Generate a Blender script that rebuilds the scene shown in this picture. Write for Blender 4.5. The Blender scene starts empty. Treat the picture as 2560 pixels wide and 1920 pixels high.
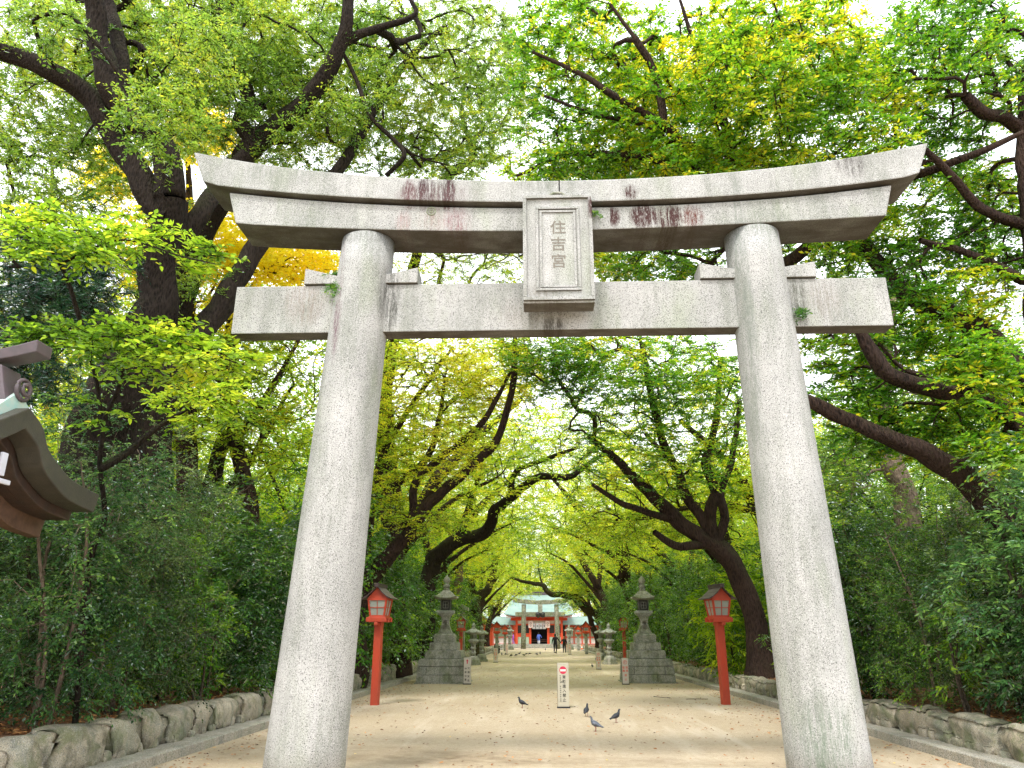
CLOUD, SUNE = 2.8, 3.1
import bpy, math, random
import numpy as np
from mathutils import Vector, noise, Matrix
random.seed(7); rng = np.random.default_rng(11)
scene = bpy.context.scene; COL = scene.collection
R = math.radians

# ---------------------------------------------------------------- camera
F = 1882.0; PITCH = R(18.62); YAW = R(1.9); EYE = np.array([0, 0, 1.5])
FW = np.array([-math.sin(YAW)*math.cos(PITCH), math.cos(YAW)*math.cos(PITCH), math.sin(PITCH)])
RT = np.array([math.cos(YAW), math.sin(YAW), 0.0]); UP = np.cross(RT, FW)
def at(px, py, Y):
    """world point seen at photo pixel (px,py) that stands at distance Y along the path"""
    r = FW + RT*(px-1280)/F - UP*(py-960)/F
    return EYE + r*(Y/r[1])
def onground(px, py, z=0.0):
    r = FW + RT*(px-1280)/F - UP*(py-960)/F
    return EYE + r*((z-EYE[2])/r[2])
cam = bpy.data.cameras.new('camera'); co = bpy.data.objects.new('camera', cam); COL.objects.link(co)
co.location = EYE; M = Matrix((RT, UP, -FW)).transposed(); co.rotation_euler = M.to_euler()
cam.sensor_width = 36; cam.lens = F/2560*36; cam.clip_end = 3000; cam.clip_start = 0.05
scene.camera = co

# ---------------------------------------------------------------- object helpers
def link(o, parent=None):
    COL.objects.link(o)
    if parent is not None: o.parent = parent
    return o
def tag(o, label=None, cat=None, group=None, kind=None):
    if label: o['label'] = label
    if cat: o['category'] = cat
    if group: o['group'] = group
    if kind: o['kind'] = kind
    return o
def thing(name, label, cat, loc=(0, 0, 0), rz=0.0, group=None):
    o = bpy.data.objects.new(name, None); link(o); o.empty_display_size = .2
    o.location = loc; o.rotation_euler = (0, 0, rz)
    return tag(o, label, cat, group)
def kids(o): return [c for c in bpy.data.objects if c.parent == o]
def copy_tree(o, parent=None, kd=None):
    c = o.copy(); COL.objects.link(c)
    if parent is not None: c.parent = parent
    for ch in kids(o): copy_tree(ch, c)
    return c
def dup(o, loc, rz, label, scale=None):
    c = copy_tree(o); c.location = loc; c.rotation_euler = (0, 0, rz); c['label'] = label
    if scale: c.scale = scale if hasattr(scale, '__len__') else (scale,)*3
    return c

class MB:
    def __init__(s): s.v = []; s.f = []; s.m = []
    def add(s, vs, fs, m=0):
        b = len(s.v); s.v += [tuple(map(float, v)) for v in vs]
        for f in fs: s.f.append(tuple(b+i for i in f)); s.m.append(m)
    def hexa(s, p, m=0):   # p: 4 bottom ccw, 4 top ccw
        s.add(p, [(3,2,1,0),(4,5,6,7),(0,1,5,4),(1,2,6,5),(2,3,7,6),(3,0,4,7)], m)
    def box(s, x0, x1, y0, y1, z0, z1, m=0):
        s.hexa([(x0,y0,z0),(x1,y0,z0),(x1,y1,z0),(x0,y1,z0),(x0,y0,z1),(x1,y0,z1),(x1,y1,z1),(x0,y1,z1)], m)
    def cbox(s, c, d, m=0):
        s.box(c[0]-d[0]/2, c[0]+d[0]/2, c[1]-d[1]/2, c[1]+d[1]/2, c[2]-d[2]/2, c[2]+d[2]/2, m)
    def prism(s, poly, axis, lo, hi, m=0):
        n = len(poly)
        def P(a, b, t): return {'x': (t,a,b), 'y': (a,t,b), 'z': (a,b,t)}[axis]
        vs = [P(a,b,lo) for a,b in poly]+[P(a,b,hi) for a,b in poly]
        s.add(vs, [tuple(range(n-1,-1,-1)), tuple(range(n,2*n))]+[(i,(i+1)%n,n+(i+1)%n,n+i) for i in range(n)], m)
    def rings(s, rs, m=0, cap=True, closed=True):
        n = len(rs[0]); vs = [p for r in rs for p in r]; fs = []
        for k in range(len(rs)-1):
            for i in range(n if closed else n-1):
                j = (i+1) % n; fs.append((k*n+i, k*n+j, (k+1)*n+j, (k+1)*n+i))
        if cap: fs.append(tuple(range(n-1,-1,-1))); fs.append(tuple((len(rs)-1)*n+i for i in range(n)))
        s.add(vs, fs, m)
    def lathe(s, prof, c=(0,0,0), n=16, m=0, rot=0.0, cap=True):
        s.rings([[(c[0]+r*math.cos(rot+2*math.pi*i/n), c[1]+r*math.sin(rot+2*math.pi*i/n), c[2]+z) for i in range(n)] for r, z in prof], m, cap)
    def sq(s, prof, c=(0,0,0), m=0):  # square loft of (half, z)
        s.lathe([(r*math.sqrt(2), z) for r, z in prof], c, 4, m, math.pi/4)
    def tube(s, pts, rad, n=6, m=0, cap=True, ax=None):
        pts = [Vector(p) for p in pts]; rs = []
        ref = Vector((0.13, 0.27, 0.95)) if ax is None else Vector(ax)
        for i, p in enumerate(pts):
            t = (pts[min(i+1, len(pts)-1)]-pts[max(i-1, 0)])
            if t.length < 1e-9: t = Vector((0,0,1))
            t.normalize(); a = t.cross(ref)
            if a.length < 1e-3: a = t.cross(Vector((1,0,0)))
            a.normalize(); b = t.cross(a); r = rad[i] if hasattr(rad, '__len__') else rad
            if not hasattr(r, '__len__'): r = (r, r)
            rs.append([p+a*(r[0]*math.cos(2*math.pi*k/n))+b*(r[1]*math.sin(2*math.pi*k/n)) for k in range(n)])
        s.rings(rs, m, cap)
    def build(s, name, mats, parent=None, smooth=False, bevel=0, world=False, seg=2):
        me = bpy.data.meshes.new(name)
        off = Vector(parent.location) if (world and parent is not None) else Vector((0,0,0))
        me.from_pydata([tuple(Vector(v)-off) for v in s.v], [], s.f)
        mats = mats if isinstance(mats, (list, tuple)) else [mats]
        for mm in mats: me.materials.append(mm)
        if len(mats) > 1: me.polygons.foreach_set('material_index', s.m)
        me.validate(); me.update()
        import bmesh
        bm = bmesh.new(); bm.from_mesh(me); bmesh.ops.recalc_face_normals(bm, faces=bm.faces); bm.to_mesh(me); bm.free()
        if smooth: me.polygons.foreach_set('use_smooth', [True]*len(me.polygons))
        o = bpy.data.objects.new(name, me); link(o, parent)
        if bevel:
            b = o.modifiers.new('bevel', 'BEVEL'); b.width = bevel; b.segments = seg; b.limit_method = 'ANGLE'; b.angle_limit = R(40)
        return o
def fast_mesh(name, V, Fq, mats, parent=None, tint=None, smooth=False, midx=None):
    """V (n,3), Fq (m,4 or 3) numpy"""
    me = bpy.data.meshes.new(name); k = Fq.shape[1]
    me.vertices.add(len(V)); me.vertices.foreach_set('co', V.astype(np.float32).ravel())
    me.loops.add(Fq.size); me.loops.foreach_set('vertex_index', Fq.astype(np.int32).ravel())
    me.polygons.add(len(Fq)); me.polygons.foreach_set('loop_start', np.arange(0, Fq.size, k, dtype=np.int32))
    try: me.polygons.foreach_set('loop_total', np.full(len(Fq), k, dtype=np.int32))
    except Exception: pass
    for m in (mats if isinstance(mats, (list, tuple)) else [mats]): me.materials.append(m)
    if midx is not None: me.polygons.foreach_set('material_index', midx.astype(np.int32))
    if smooth: me.polygons.foreach_set('use_smooth', np.ones(len(Fq), dtype=bool))
    if tint is not None:
        a = me.attributes.new('tint', 'FLOAT', 'FACE'); a.data.foreach_set('value', tint.astype(np.float32))
    me.update(calc_edges=True)
    o = bpy.data.objects.new(name, me); link(o, parent); return o

# ---------------------------------------------------------------- materials
class NT:
    def __init__(s, name):
        s.mat = bpy.data.materials.new(name); s.mat.use_nodes = True; s.t = s.mat.node_tree; s.t.nodes.clear()
        s.out = s.n('ShaderNodeOutputMaterial'); s.tc = s.n('ShaderNodeTexCoord'); s.obj = s.tc.outputs['Object']
    def n(s, typ, **kw):
        nd = s.t.nodes.new(typ)
        for k, v in kw.items(): setattr(nd, k, v)
        return nd
    def l(s, a, b): s.t.links.new(a, b)
    def setin(s, nd, key, v):
        if v is None: return
        if hasattr(v, 'is_linked') or hasattr(v, 'links'): s.l(v, nd.inputs[key])
        else: nd.inputs[key].default_value = v
    def mapv(s, scale=(1,1,1), loc=(0,0,0), vec=None):
        m = s.n('ShaderNodeMapping'); s.l(vec or s.obj, m.inputs['Vector']); m.inputs['Scale'].default_value = scale; m.inputs['Location'].default_value = loc
        return m.outputs[0]
    def noise(s, scale, detail=4, rough=.55, vec=None, dist=0):
        t = s.n('ShaderNodeTexNoise'); s.l(vec or s.obj, t.inputs['Vector']); t.inputs['Scale'].default_value = scale
        t.inputs['Detail'].default_value = detail; t.inputs['Roughness'].default_value = rough; t.inputs['Distortion'].default_value = dist
        return t.outputs['Fac']
    def voro(s, scale, vec=None, feature='F1', out='Distance'):
        t = s.n('ShaderNodeTexVoronoi', feature=feature); s.l(vec or s.obj, t.inputs['Vector']); t.inputs['Scale'].default_value = scale
        return t.outputs[out]
    def ramp(s, fac, stops, interp='LINEAR'):
        r = s.n('ShaderNodeValToRGB'); r.color_ramp.interpolation = interp; e = r.color_ramp.elements
        while len(e) < len(stops): e.new(.5)
        for k, (p, c) in enumerate(stops):
            e[k].position = p; e[k].color = (c, c, c, 1) if not hasattr(c, '__len__') else (c[0], c[1], c[2], 1)
        s.l(fac, r.inputs['Fac']); return r.outputs['Color']
    def mix(s, fac, a, b, mode='MIX'):
        m = s.n('ShaderNodeMix', data_type='RGBA', blend_type=mode); 
        if hasattr(fac, 'links'): s.l(fac, m.inputs[0])
        else: m.inputs[0].default_value = fac
        for i, v in ((6, a), (7, b)):
            if hasattr(v, 'links'): s.l(v, m.inputs[i])
            else: m.inputs[i].default_value = (v[0], v[1], v[2], 1)
        return m.outputs[2]
    def math(s, op, a, b=None, c=None, clamp=False):
        m = s.n('ShaderNodeMath', operation=op, use_clamp=clamp)
        for i, v in enumerate((a, b, c)):
            if v is None: continue
            if hasattr(v, 'links'): s.l(v, m.inputs[i])
            else: m.inputs[i].default_value = v
        return m.outputs[0]
    def sep(s, vec=None):
        x = s.n('ShaderNodeSeparateXYZ'); s.l(vec or s.obj, x.inputs[0]); return x.outputs
    def bump(s, h, strength=.4, dist=.02):
        b = s.n('ShaderNodeBump'); s.l(h, b.inputs['Height']); b.inputs['Strength'].default_value = strength; b.inputs['Distance'].default_value = dist
        return b.outputs[0]
    def pbr(s, col, rough=.8, normal=None, metal=0, spec=None, emit=None, emits=0):
        p = s.n('ShaderNodeBsdfPrincipled')
        if hasattr(col, 'links'): s.l(col, p.inputs['Base Color'])
        else: p.inputs['Base Color'].default_value = (*col, 1)
        if hasattr(rough, 'links'): s.l(rough, p.inputs['Roughness'])
        else: p.inputs['Roughness'].default_value = rough
        if normal is not None: s.l(normal, p.inputs['Normal'])
        p.inputs['Metallic'].default_value = metal
        if spec is not None: p.inputs['Specular IOR Level'].default_value = spec
        s.l(p.outputs[0], s.out.inputs[0]); return s.mat

def granite(name, torii=False, base=((.475,.465,.447),(.355,.352,.335)), moss=0.0, speck=220, dark=.6, pk=.5):
    t = NT(name); P = t.obj
    big = t.noise(1.3, 5); c = t.mix(t.ramp(big, [(.35,0),(.65,1)]), base[0], base[1])
    streak = t.noise(1.0, 6, .65, vec=t.mapv((4,4,.8)))
    c = t.mix(t.math('MULTIPLY', t.ramp(streak, [(.46,0),(.64,1)]), dark*.95), c, (.21,.225,.185))
    drip = t.noise(1.0, 5, .7, vec=t.mapv((16,16,.9), (2,5,1))); c = t.mix(t.math('MULTIPLY', t.ramp(drip, [(.58,0),(.70,1)]), dark*.4), c, (.13,.13,.115))
    gr = t.noise(.9, 3, .6, vec=t.mapv((2.2,2.2,.6), (4,2,7)))
    c = t.mix(t.math('MULTIPLY', t.ramp(gr, [(.55,0),(.72,1)]), .55), c, (.30,.335,.24))
    sp = t.noise(speck*.36, 3, .7); sp1 = t.ramp(sp, [(.53,0),(.62,1)])
    c = t.mix(t.math('MULTIPLY', sp1, .85), c, (.075,.075,.07))
    sp2 = t.ramp(t.noise(speck*.4, 2, .6, vec=t.mapv((1,1,1),(9,9,9))), [(.56,0),(.64,1)])
    c = t.mix(t.math('MULTIPLY', sp2, .35), c, (.85,.83,.80))
    pock = t.ramp(t.voro(16, vec=t.mapv((1,1,.8))), [(.0,1),(.10,0)])
    c = t.mix(t.math('MULTIPLY', pock, pk), c, (.22,.22,.20))
    if torii:
        xyz = t.sep()
        st = t.ramp(t.noise(1, 8, .75, vec=t.mapv((24,1,1.6))), [(.38,0),(.60,1)])
        fine = t.ramp(t.noise(1, 5, .8, vec=t.mapv((60,60,16))), [(.34,0),(.62,1)])
        # real mineral / soot stains: (x, z, half width, half height, strength, colour) in the gate's own coordinates
        for (x, z, w, h, k, cc) in [(q[0]-.3,)+q[1:] for q in STAINS]:
            dx = t.math('DIVIDE', t.math('SUBTRACT', xyz[0], x), w); dz = t.math('DIVIDE', t.math('SUBTRACT', xyz[2], z), h)
            d = t.math('ADD', t.math('MULTIPLY', dx, dx), t.math('MULTIPLY', dz, dz))
            mk = t.math('SUBTRACT', 1.15, d, clamp=True)
            mk = t.math('MULTIPLY', t.math('MULTIPLY', mk, st), t.math('MULTIPLY', fine, k*1.7), clamp=True)
            c = t.mix(mk, c, cc)
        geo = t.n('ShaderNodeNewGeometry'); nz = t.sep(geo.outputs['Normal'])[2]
        under = t.ramp(nz, [(0.0,1),(.25,0)])   # down-facing stone painted dark brown in place of shade
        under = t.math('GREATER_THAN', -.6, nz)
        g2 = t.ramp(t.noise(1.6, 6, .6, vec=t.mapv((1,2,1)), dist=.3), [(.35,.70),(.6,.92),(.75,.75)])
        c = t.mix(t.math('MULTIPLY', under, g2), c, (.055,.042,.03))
    if moss:
        geo = t.n('ShaderNodeNewGeometry'); nz = t.sep(geo.outputs['Normal'])[2]
        mm = t.math('MULTIPLY', t.ramp(t.noise(3.2, 6, .7), [(.48,0),(.62,1)]), moss)
        c = t.mix(mm, c, (.115,.145,.05))
        mm2 = t.math('MULTIPLY', t.ramp(t.noise(5.2, 6, .7, vec=t.mapv((1,1,.5),(3,1,0))), [(.5,0),(.66,1)]), moss)
        c = t.mix(mm2, c, (.09,.085,.06))
    h = t.math('ADD', t.math('MULTIPLY', sp, .35), t.math('MULTIPLY', t.noise(9, 5), .8))
    return t.pbr(c, .88, t.bump(h, .35, .012), spec=.25)

def plain(name, col, rough=.6, var=.18, scale=6, metal=0, bump=.1, col2=None, streak=False, spec=None):
    t = NT(name); n = t.noise(scale, 5, .6, vec=t.mapv((1,1,.25)) if streak else None)
    c2 = col2 or tuple(x*(1-var*2) for x in col)
    c = t.mix(t.ramp(n, [(.35,0),(.7,1)]), col, c2)
    n2 = t.noise(scale*9, 3); c = t.mix(t.math('MULTIPLY', n2, var), c, tuple(x*.5 for x in col))
    return t.pbr(c, rough, t.bump(n2, bump, .01), metal=metal, spec=spec)

def bark(name, c1=(.030,.022,.017), c2=(.007,.005,.004), moss=.35, sc=1.0):
    t = NT(name)
    v = t.mapv((9*sc, 9*sc, 2.2*sc)); n = t.noise(2.2, 6, .7, vec=v, dist=.6)
    rd = t.voro(3.0, vec=v); h = t.math('ADD', t.math('MULTIPLY', rd, .8), n)
    c = t.mix(t.ramp(h, [(.55,0),(1.1,1)]), c2, c1)
    c = t.mix(t.ramp(t.noise(.9, 4), [(.45,0),(.75,.6)]), c, tuple(x*1.6 for x in c1))
    geo = t.n('ShaderNodeNewGeometry'); nz = t.sep(geo.outputs['Normal'])[2]
    mm = t.math('MULTIPLY', t.ramp(nz, [(.1,0),(.8,1)]), t.ramp(t.noise(2.1, 5, .7), [(.42,0),(.6,moss)]))
    c = t.mix(mm, c, (.07,.10,.02))
    return t.pbr(c, .95, t.bump(h, .9, .05), spec=.15)

def leafmat(name, stops, trans=.5, tboost=1.35, gloss=.25, rough=.42, patch=.35):
    t = NT(name); a = t.n('ShaderNodeAttribute', attribute_name='tint')
    c = t.ramp(a.outputs['Fac'], stops)
    d = t.n('ShaderNodeBsdfDiffuse'); t.l(c, d.inputs[0])
    tr = t.n('ShaderNodeBsdfTranslucent'); hs = t.n('ShaderNodeHueSaturation'); hs.inputs['Value'].default_value = tboost; hs.inputs['Saturation'].default_value = 1.0
    hs.inputs['Hue'].default_value = .492
    t.l(c, hs.inputs['Color']); t.l(hs.outputs[0], tr.inputs[0])
    m = t.n('ShaderNodeMixShader'); m.inputs[0].default_value = trans; t.l(d.outputs[0], m.inputs[1]); t.l(tr.outputs[0], m.inputs[2])
    g = t.n('ShaderNodeBsdfGlossy'); g.inputs['Roughness'].default_value = rough; g.inputs[0].default_value = (.8,.85,.9,1)
    fr = t.n('ShaderNodeFresnel'); fr.inputs[0].default_value = 1.4
    m2 = t.n('ShaderNodeMixShader'); t.l(t.math('MULTIPLY', fr.outputs[0], gloss*2), m2.inputs[0]); t.l(m.outputs[0], m2.inputs[1]); t.l(g.outputs[0], m2.inputs[2])
    t.l(m2.outputs[0], t.out.inputs[0]); return t.mat

STAINS = [(-2.17,6.42,.42,.13,.6,(.16,.16,.14)), (2.80,6.42,.42,.13,.5,(.16,.16,.14)), (-3.4,7.35,.7,.25,.6,(.2,.22,.18)), (.2,7.05,.5,.12,.7,(.2,.21,.18)), (-1.85,5.6,.14,.5,1.2,(.10,.10,.09)), (3.3,5.5,.12,.4,1.2,(.12,.12,.10)), (-1.62,6.97,.10,.22,1.0,(.10,.035,.04)), (-1.40,6.98,.14,.24,1.6,(.05,.022,.026)), (-1.13,6.98,.13,.24,1.7,(.05,.022,.026)), (-1.28,6.92,.55,.20,.6,(.14,.08,.08)),
          (-1.68,6.58,.12,.2,.4,(.30,.12,.12)), (-1.3,6.60,.25,.2,.35,(.30,.17,.17)), (-.98,6.58,.2,.25,.7,(.22,.09,.10)),
          (1.02,6.62,.09,.16,1.5,(.06,.026,.024)), (1.40,6.62,.18,.2,1.7,(.06,.026,.024)), (1.72,6.60,.22,.2,1.7,(.06,.026,.024)), (1.25,6.92,.10,.12,1.2,(.06,.026,.024)), (2.02,6.6,.16,.18,1.2,(.12,.04,.03)),
          (-2.46,5.5,.06,.9,.8,(.16,.09,.11)), (.22,5.18,.16,.16,1.3,(.06,.055,.05)), (.0,5.35,.5,.28,.5,(.17,.15,.12)),
          (-3.0,6.62,.5,.3,.35,(.2,.23,.17)), (3.1,6.6,.8,.3,.4,(.2,.23,.17)), (-2.95,5.6,.3,.4,.6,(.24,.19,.16)), (3.6,5.5,.25,.35,.7,(.22,.2,.17)),
          (4.1,7.35,.25,.3,.9,(.10,.09,.085)), (2.6,6.0,.10,2.4,.8,(.2,.22,.19)), (2.55,3.8,.12,1.5,.5,(.22,.24,.2)), (-2.6,.55,.2,.5,.6,(.3,.3,.28)), (2.9,.5,.3,.5,.8,(.16,.2,.15))]
M = {}
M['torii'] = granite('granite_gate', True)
M['stone'] = granite('weathered_stone', base=((.44,.42,.36),(.32,.31,.255)), moss=.6, speck=120, dark=.8, pk=.1)
M['stone_pale'] = granite('pale_carved_stone', base=((.44,.44,.41),(.33,.34,.31)), moss=.25, speck=120)
M['boulder'] = granite('boulder_stone', base=((.54,.46,.34),(.33,.28,.20)), moss=.6, speck=240, dark=.7, pk=0)
M['boulder_b'] = granite('boulder_stone_brown', base=((.45,.38,.27),(.27,.22,.145)), moss=.75, speck=240, dark=.7, pk=0)
M['kerb'] = granite('kerb_concrete', base=((.44,.395,.325),(.36,.325,.265)), moss=.15, speck=150)
M['mossy_granite'] = granite('mossy_old_granite', base=((.30,.28,.20),(.22,.21,.14)), moss=.9, speck=60)
M['red'] = plain('vermilion_paint', (.54,.062,.024), .5, .25, 5, streak=True, bump=.3, col2=(.38,.06,.03))
M['red_far'] = plain('vermilion_gate_paint', (.70,.08,.025), .5, .08, 3)
M['brown_roof'] = plain('brown_copper_sheet', (.085,.06,.055), .45, .25, 9, bump=.2)
M['paper'] = plain('frosted_pane', (.33,.35,.30), .35, .06, 3, bump=.03)
M['dark'] = plain('dark_void', (.012,.011,.010), .9, .1)
M['iron'] = plain('dark_metal_grille', (.03,.026,.022), .6, .2, 20)
M['white'] = plain('white_paint', (.80,.78,.74), .6, .05, 3)
M['cream'] = plain('cream_board', (.54,.50,.39), .5, .05, 2, bump=.05)
M['cream_w'] = plain('white_board', (.62,.56,.48), .5, .05, 2, bump=.05)
M['black'] = plain('black_rubber', (.015,.015,.016), .6, .1)
M['signred'] = plain('sign_red', (.62,.02,.07), .5, .03, 3, bump=0)
M['textred'] = plain('lettering_red', (.72,.10,.05), .6, .03, 3, bump=0)
M['textblack'] = plain('lettering_black', (.015,.014,.013), .6, .03, 3, bump=0)
M['carved'] = plain('carved_shade', (.235,.21,.175), .95, .15, 30, bump=.1)  # darker tone on flat letters stands in for shade inside the carving
M['patina'] = plain('green_copper_roof', (.18,.285,.25), .5, .1, .8, streak=False, bump=.1, col2=(.26,.34,.29))
M['patina_l'] = plain('pale_copper_patina', (.38,.60,.55), .5, .12, 14, col2=(.55,.60,.52))
M['copper'] = plain('aged_copper_verge', (.062,.054,.040), .5, .3, 9, bump=.4, col2=(.040,.036,.028))
M['rust'] = plain('reddish_eave_board', (.062,.033,.022), .6, .3, 8, bump=.4, col2=(.028,.020,.015), streak=True)
M['ridge'] = plain('purple_grey_ridge', (.125,.09,.10), .5, .2, 9, bump=.3, col2=(.085,.07,.075))
M['wood'] = plain('aged_timber', (.14,.075,.045), .7, .25, 12, bump=.3)
M['green_lattice'] = plain('green_lattice_paint', (.22,.42,.22), .6, .1)
M['purple'] = plain('purple_cloth', (.45,.10,.55), .8, .1)
M['blue'] = plain('blue_cloth', (.10,.16,.6), .8, .1)
M['white_cloth'] = plain('white_cloth', (.75,.76,.78), .8, .05)
M['skin'] = plain('skin_tone', (.55,.34,.24), .6, .05, 3, bump=0)
M['cloth'] = plain('black_clothing', (.012,.012,.015), .85, .2, 20)
M['hair_d'] = plain('dark_hair', (.012,.010,.009), .6, .1)
M['hair_l'] = plain('auburn_hair', (.42,.19,.09), .6, .1)
M['cone'] = plain('orange_plastic', (.85,.16,.04), .5, .05)
M['plastic'] = plain('white_metal_bracket', (.62,.62,.70), .4, .05, 4)
M['pigeon'] = plain('pigeon_plumage', (.035,.04,.055), .5, .3, 30, bump=.3)
M['pigeon_g'] = plain('grey_pigeon_plumage', (.14,.16,.20), .5, .3, 25, col2=(.05,.055,.075))
M['wing_d'] = plain('dark_wing', (.022,.024,.035), .5, .3, 30)
M['wing_g'] = plain('barred_grey_wing', (.22,.24,.29), .55, .3, 14, col2=(.03,.035,.05))
M['leg'] = plain('pigeon_leg', (.35,.10,.07), .6, .1)
M['bark_dark'] = bark('camphor_bark')
M['bark_brown'] = bark('zelkova_bark', (.048,.030,.023), (.010,.007,.006), .25)
M['bark_pale'] = bark('pale_bark', (.22,.165,.12), (.08,.06,.045), .15)
M['bark_stem'] = bark('shrub_stem_bark', (.11,.085,.06), (.035,.026,.02), .3, 2.5)
M['bark_moss'] = bark('mossy_bark', (.055,.043,.026), (.014,.012,.008), .95)
G = dict
YG = [(0,(.055,.115,.015)),(.35,(.13,.26,.02)),(.6,(.26,.40,.022)),(.85,(.46,.50,.03)),(1,(.62,.46,.04))]
M['lf_camphor'] = leafmat('camphor_leaves', [(0,(.07,.17,.02)),(.4,(.20,.37,.045)),(.75,(.35,.52,.05)),(1,(.58,.62,.05))], .58, gloss=.12)
M['lf_green'] = leafmat('zelkova_green_leaves', [(0,(.03,.12,.008)),(.4,(.11,.32,.012)),(.68,(.27,.50,.014)),(.88,(.62,.68,.02)),(1,(.88,.78,.03))], .62, gloss=.12)
M['lf_lime'] = leafmat('zelkova_lime_leaves', [(0,(.09,.20,.014)),(.3,(.24,.42,.022)),(.62,(.48,.62,.032)),(.86,(.68,.72,.04)),(1,(.86,.78,.045))], .70, gloss=.08)
M['lf_gold'] = leafmat('ginkgo_gold_leaves', [(0,(.66,.66,.03)),(.5,(.96,.86,.035)),(1,(.98,.78,.04))], .66, gloss=.08)
M['lf_dark'] = leafmat('evergreen_leaves', [(0,(.022,.068,.010)),(.4,(.075,.18,.022)),(.75,(.18,.34,.036)),(1,(.38,.54,.05))], .42, gloss=.14, rough=.45, patch=.8)
M['lf_mid'] = leafmat('glossy_green_leaves', [(0,(.02,.09,.010)),(.5,(.08,.25,.018)),(1,(.30,.46,.025))], .45, gloss=.2, rough=.4)
M['lf_needle'] = leafmat('podocarpus_leaves', [(0,(.006,.035,.018)),(.6,(.018,.075,.03)),(1,(.05,.14,.035))], .25, gloss=.2)
M['lf_far'] = leafmat('distant_lime_leaves', [(0,(.10,.24,.02)),(.35,(.30,.48,.028)),(.7,(.60,.66,.035)),(1,(.85,.74,.05))], .70, gloss=.07)
M['litter'] = leafmat('fallen_leaves', [(0,(.13,.055,.02)),(.5,(.40,.17,.06)),(.85,(.62,.32,.13)),(1,(.65,.5,.2))], .1, gloss=.1, patch=.1)

# ground materials
t = NT('raked_sand'); n1 = t.noise(.35, 6, .6); n2 = t.noise(40, 3, .7); n3 = t.noise(3.0, 6, .65)
c = t.mix(t.ramp(n1, [(.38,0),(.66,1)]), (.56,.460,.345), (.46,.365,.255)); n4 = t.noise(14, 5, .75); c = t.mix(t.ramp(n4, [(.40,0),(.68,.75)]), c, (.36,.285,.19)); c = t.mix(t.math('MULTIPLY', n2, .5), c, (.40,.32,.21)); n5 = t.noise(70, 2, .6); c = t.mix(t.ramp(n5, [(.60,0),(.68,.8)]), c, (.20,.15,.10))
c = t.mix(t.ramp(n3, [(.50,0),(.70,.5)]), c, (.42,.33,.22)); n6 = t.noise(6, 6, .75, vec=t.mapv((1,1.6,1),(5,1,0))); c = t.mix(t.ramp(n6, [(.52,0),(.66,.5)]), c, (.37,.29,.19)); tr = t.noise(1.1, 5, .6, vec=t.mapv((1.5,.16,1),(2,0,0))); c = t.mix(t.ramp(tr, [(.52,0),(.68,.45)]), c, (.62,.54,.43))
xyz = t.sep()
for (x, y, w, h, k) in [(-1.2,10.85,1.6,.75,1.3), (.9,10.6,1.9,.5,.8), (-2.2,11.6,1.1,.4,.6), (3.2,10.4,1.2,.4,.6), (2.6,11.6,1.6,.5,.35), (-4.1,11.8,.5,2.0,.6), (-1.9,12.6,.9,.5,.3)]:   # damp hollows where rain stood
    dx = t.math('DIVIDE', t.math('SUBTRACT', xyz[0], x), w); dy = t.math('DIVIDE', t.math('SUBTRACT', xyz[1], y), h)
    d = t.math('ADD', t.math('MULTIPLY', dx, dx), t.math('MULTIPLY', dy, dy))
    mk = t.math('MULTIPLY', t.math('SUBTRACT', 1.1, d, clamp=True), t.math('MULTIPLY', t.ramp(t.noise(2.2, 6, .7, vec=t.mapv((1,1.5,1))), [(.35,0),(.72,1)]), k*.75), clamp=True)
    c = t.mix(mk, c, (.17,.115,.065))
M['sand'] = t.pbr(c, .95, t.bump(t.math('ADD', t.math('MULTIPLY', n2, .5), n3), .6, .02), spec=.15)
t = NT('garden_soil'); n1 = t.noise(2.5, 6, .7); n2 = t.noise(22, 4, .7)
c = t.mix(t.ramp(n1, [(.35,0),(.65,1)]), (.28,.155,.09), (.13,.08,.05)); c = t.mix(t.ramp(n2, [(.45,0),(.65,.8)]), c, (.30,.15,.07))
M['soil'] = t.pbr(c, .95, t.bump(n2, .8, .03), spec=.1)
M['earth'] = plain('earth_ground', (.36,.29,.19), .95, .2, .4)
# ================================================================ SETTING
def sheet(name, xs, ys, zf, mat, kind='structure'):
    X, Y = np.meshgrid(xs, ys); V = np.stack([X.ravel(), Y.ravel(), np.array([zf(a, b) for a, b in zip(X.ravel(), Y.ravel())])], 1)
    n = len(xs); i, j = np.meshgrid(np.arange(n-1), np.arange(len(ys)-1)); k = (j*n+i).ravel()
    o = fast_mesh(name, V, np.stack([k, k+1, k+n+1, k+n], 1), mat, smooth=True); return tag(o, kind=kind)
sheet('ground', [-900, -60, 60, 900], [-300, 0, 200, 1500], lambda x, y: -.03, M['earth'])
KL, KR = -4.72, 5.28       # path edges (inner faces of the kerbs)
def nz(x, y, s, a): return a*noise.noise(Vector((x*s, y*s, 3.3)))
sheet('path', np.linspace(KL-.02, KR+.02, 40), np.linspace(-14, 119.2, 300), lambda x, y: .006+nz(x, y, .5, .008)+.035*math.exp(-((abs(y-8.8)+0)**2))*0, M['sand'])
def bedz(x, y):
    d = (KL-.55-x) if x < 0 else (x-KR-.55)
    return (.41 if x < 0 else .34)+min(d, 6)*.03+nz(x, y, .8, .06)+nz(x, y, 2.3, .025)
sheet('planting_bed', np.linspace(-34, KL-.84, 46), np.linspace(8.1, 140, 150), bedz, M['soil'])
sheet('planting_bed', np.linspace(KR+.84, 36, 46), np.linspace(8.2, 140, 150), bedz, M['soil'])
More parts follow.
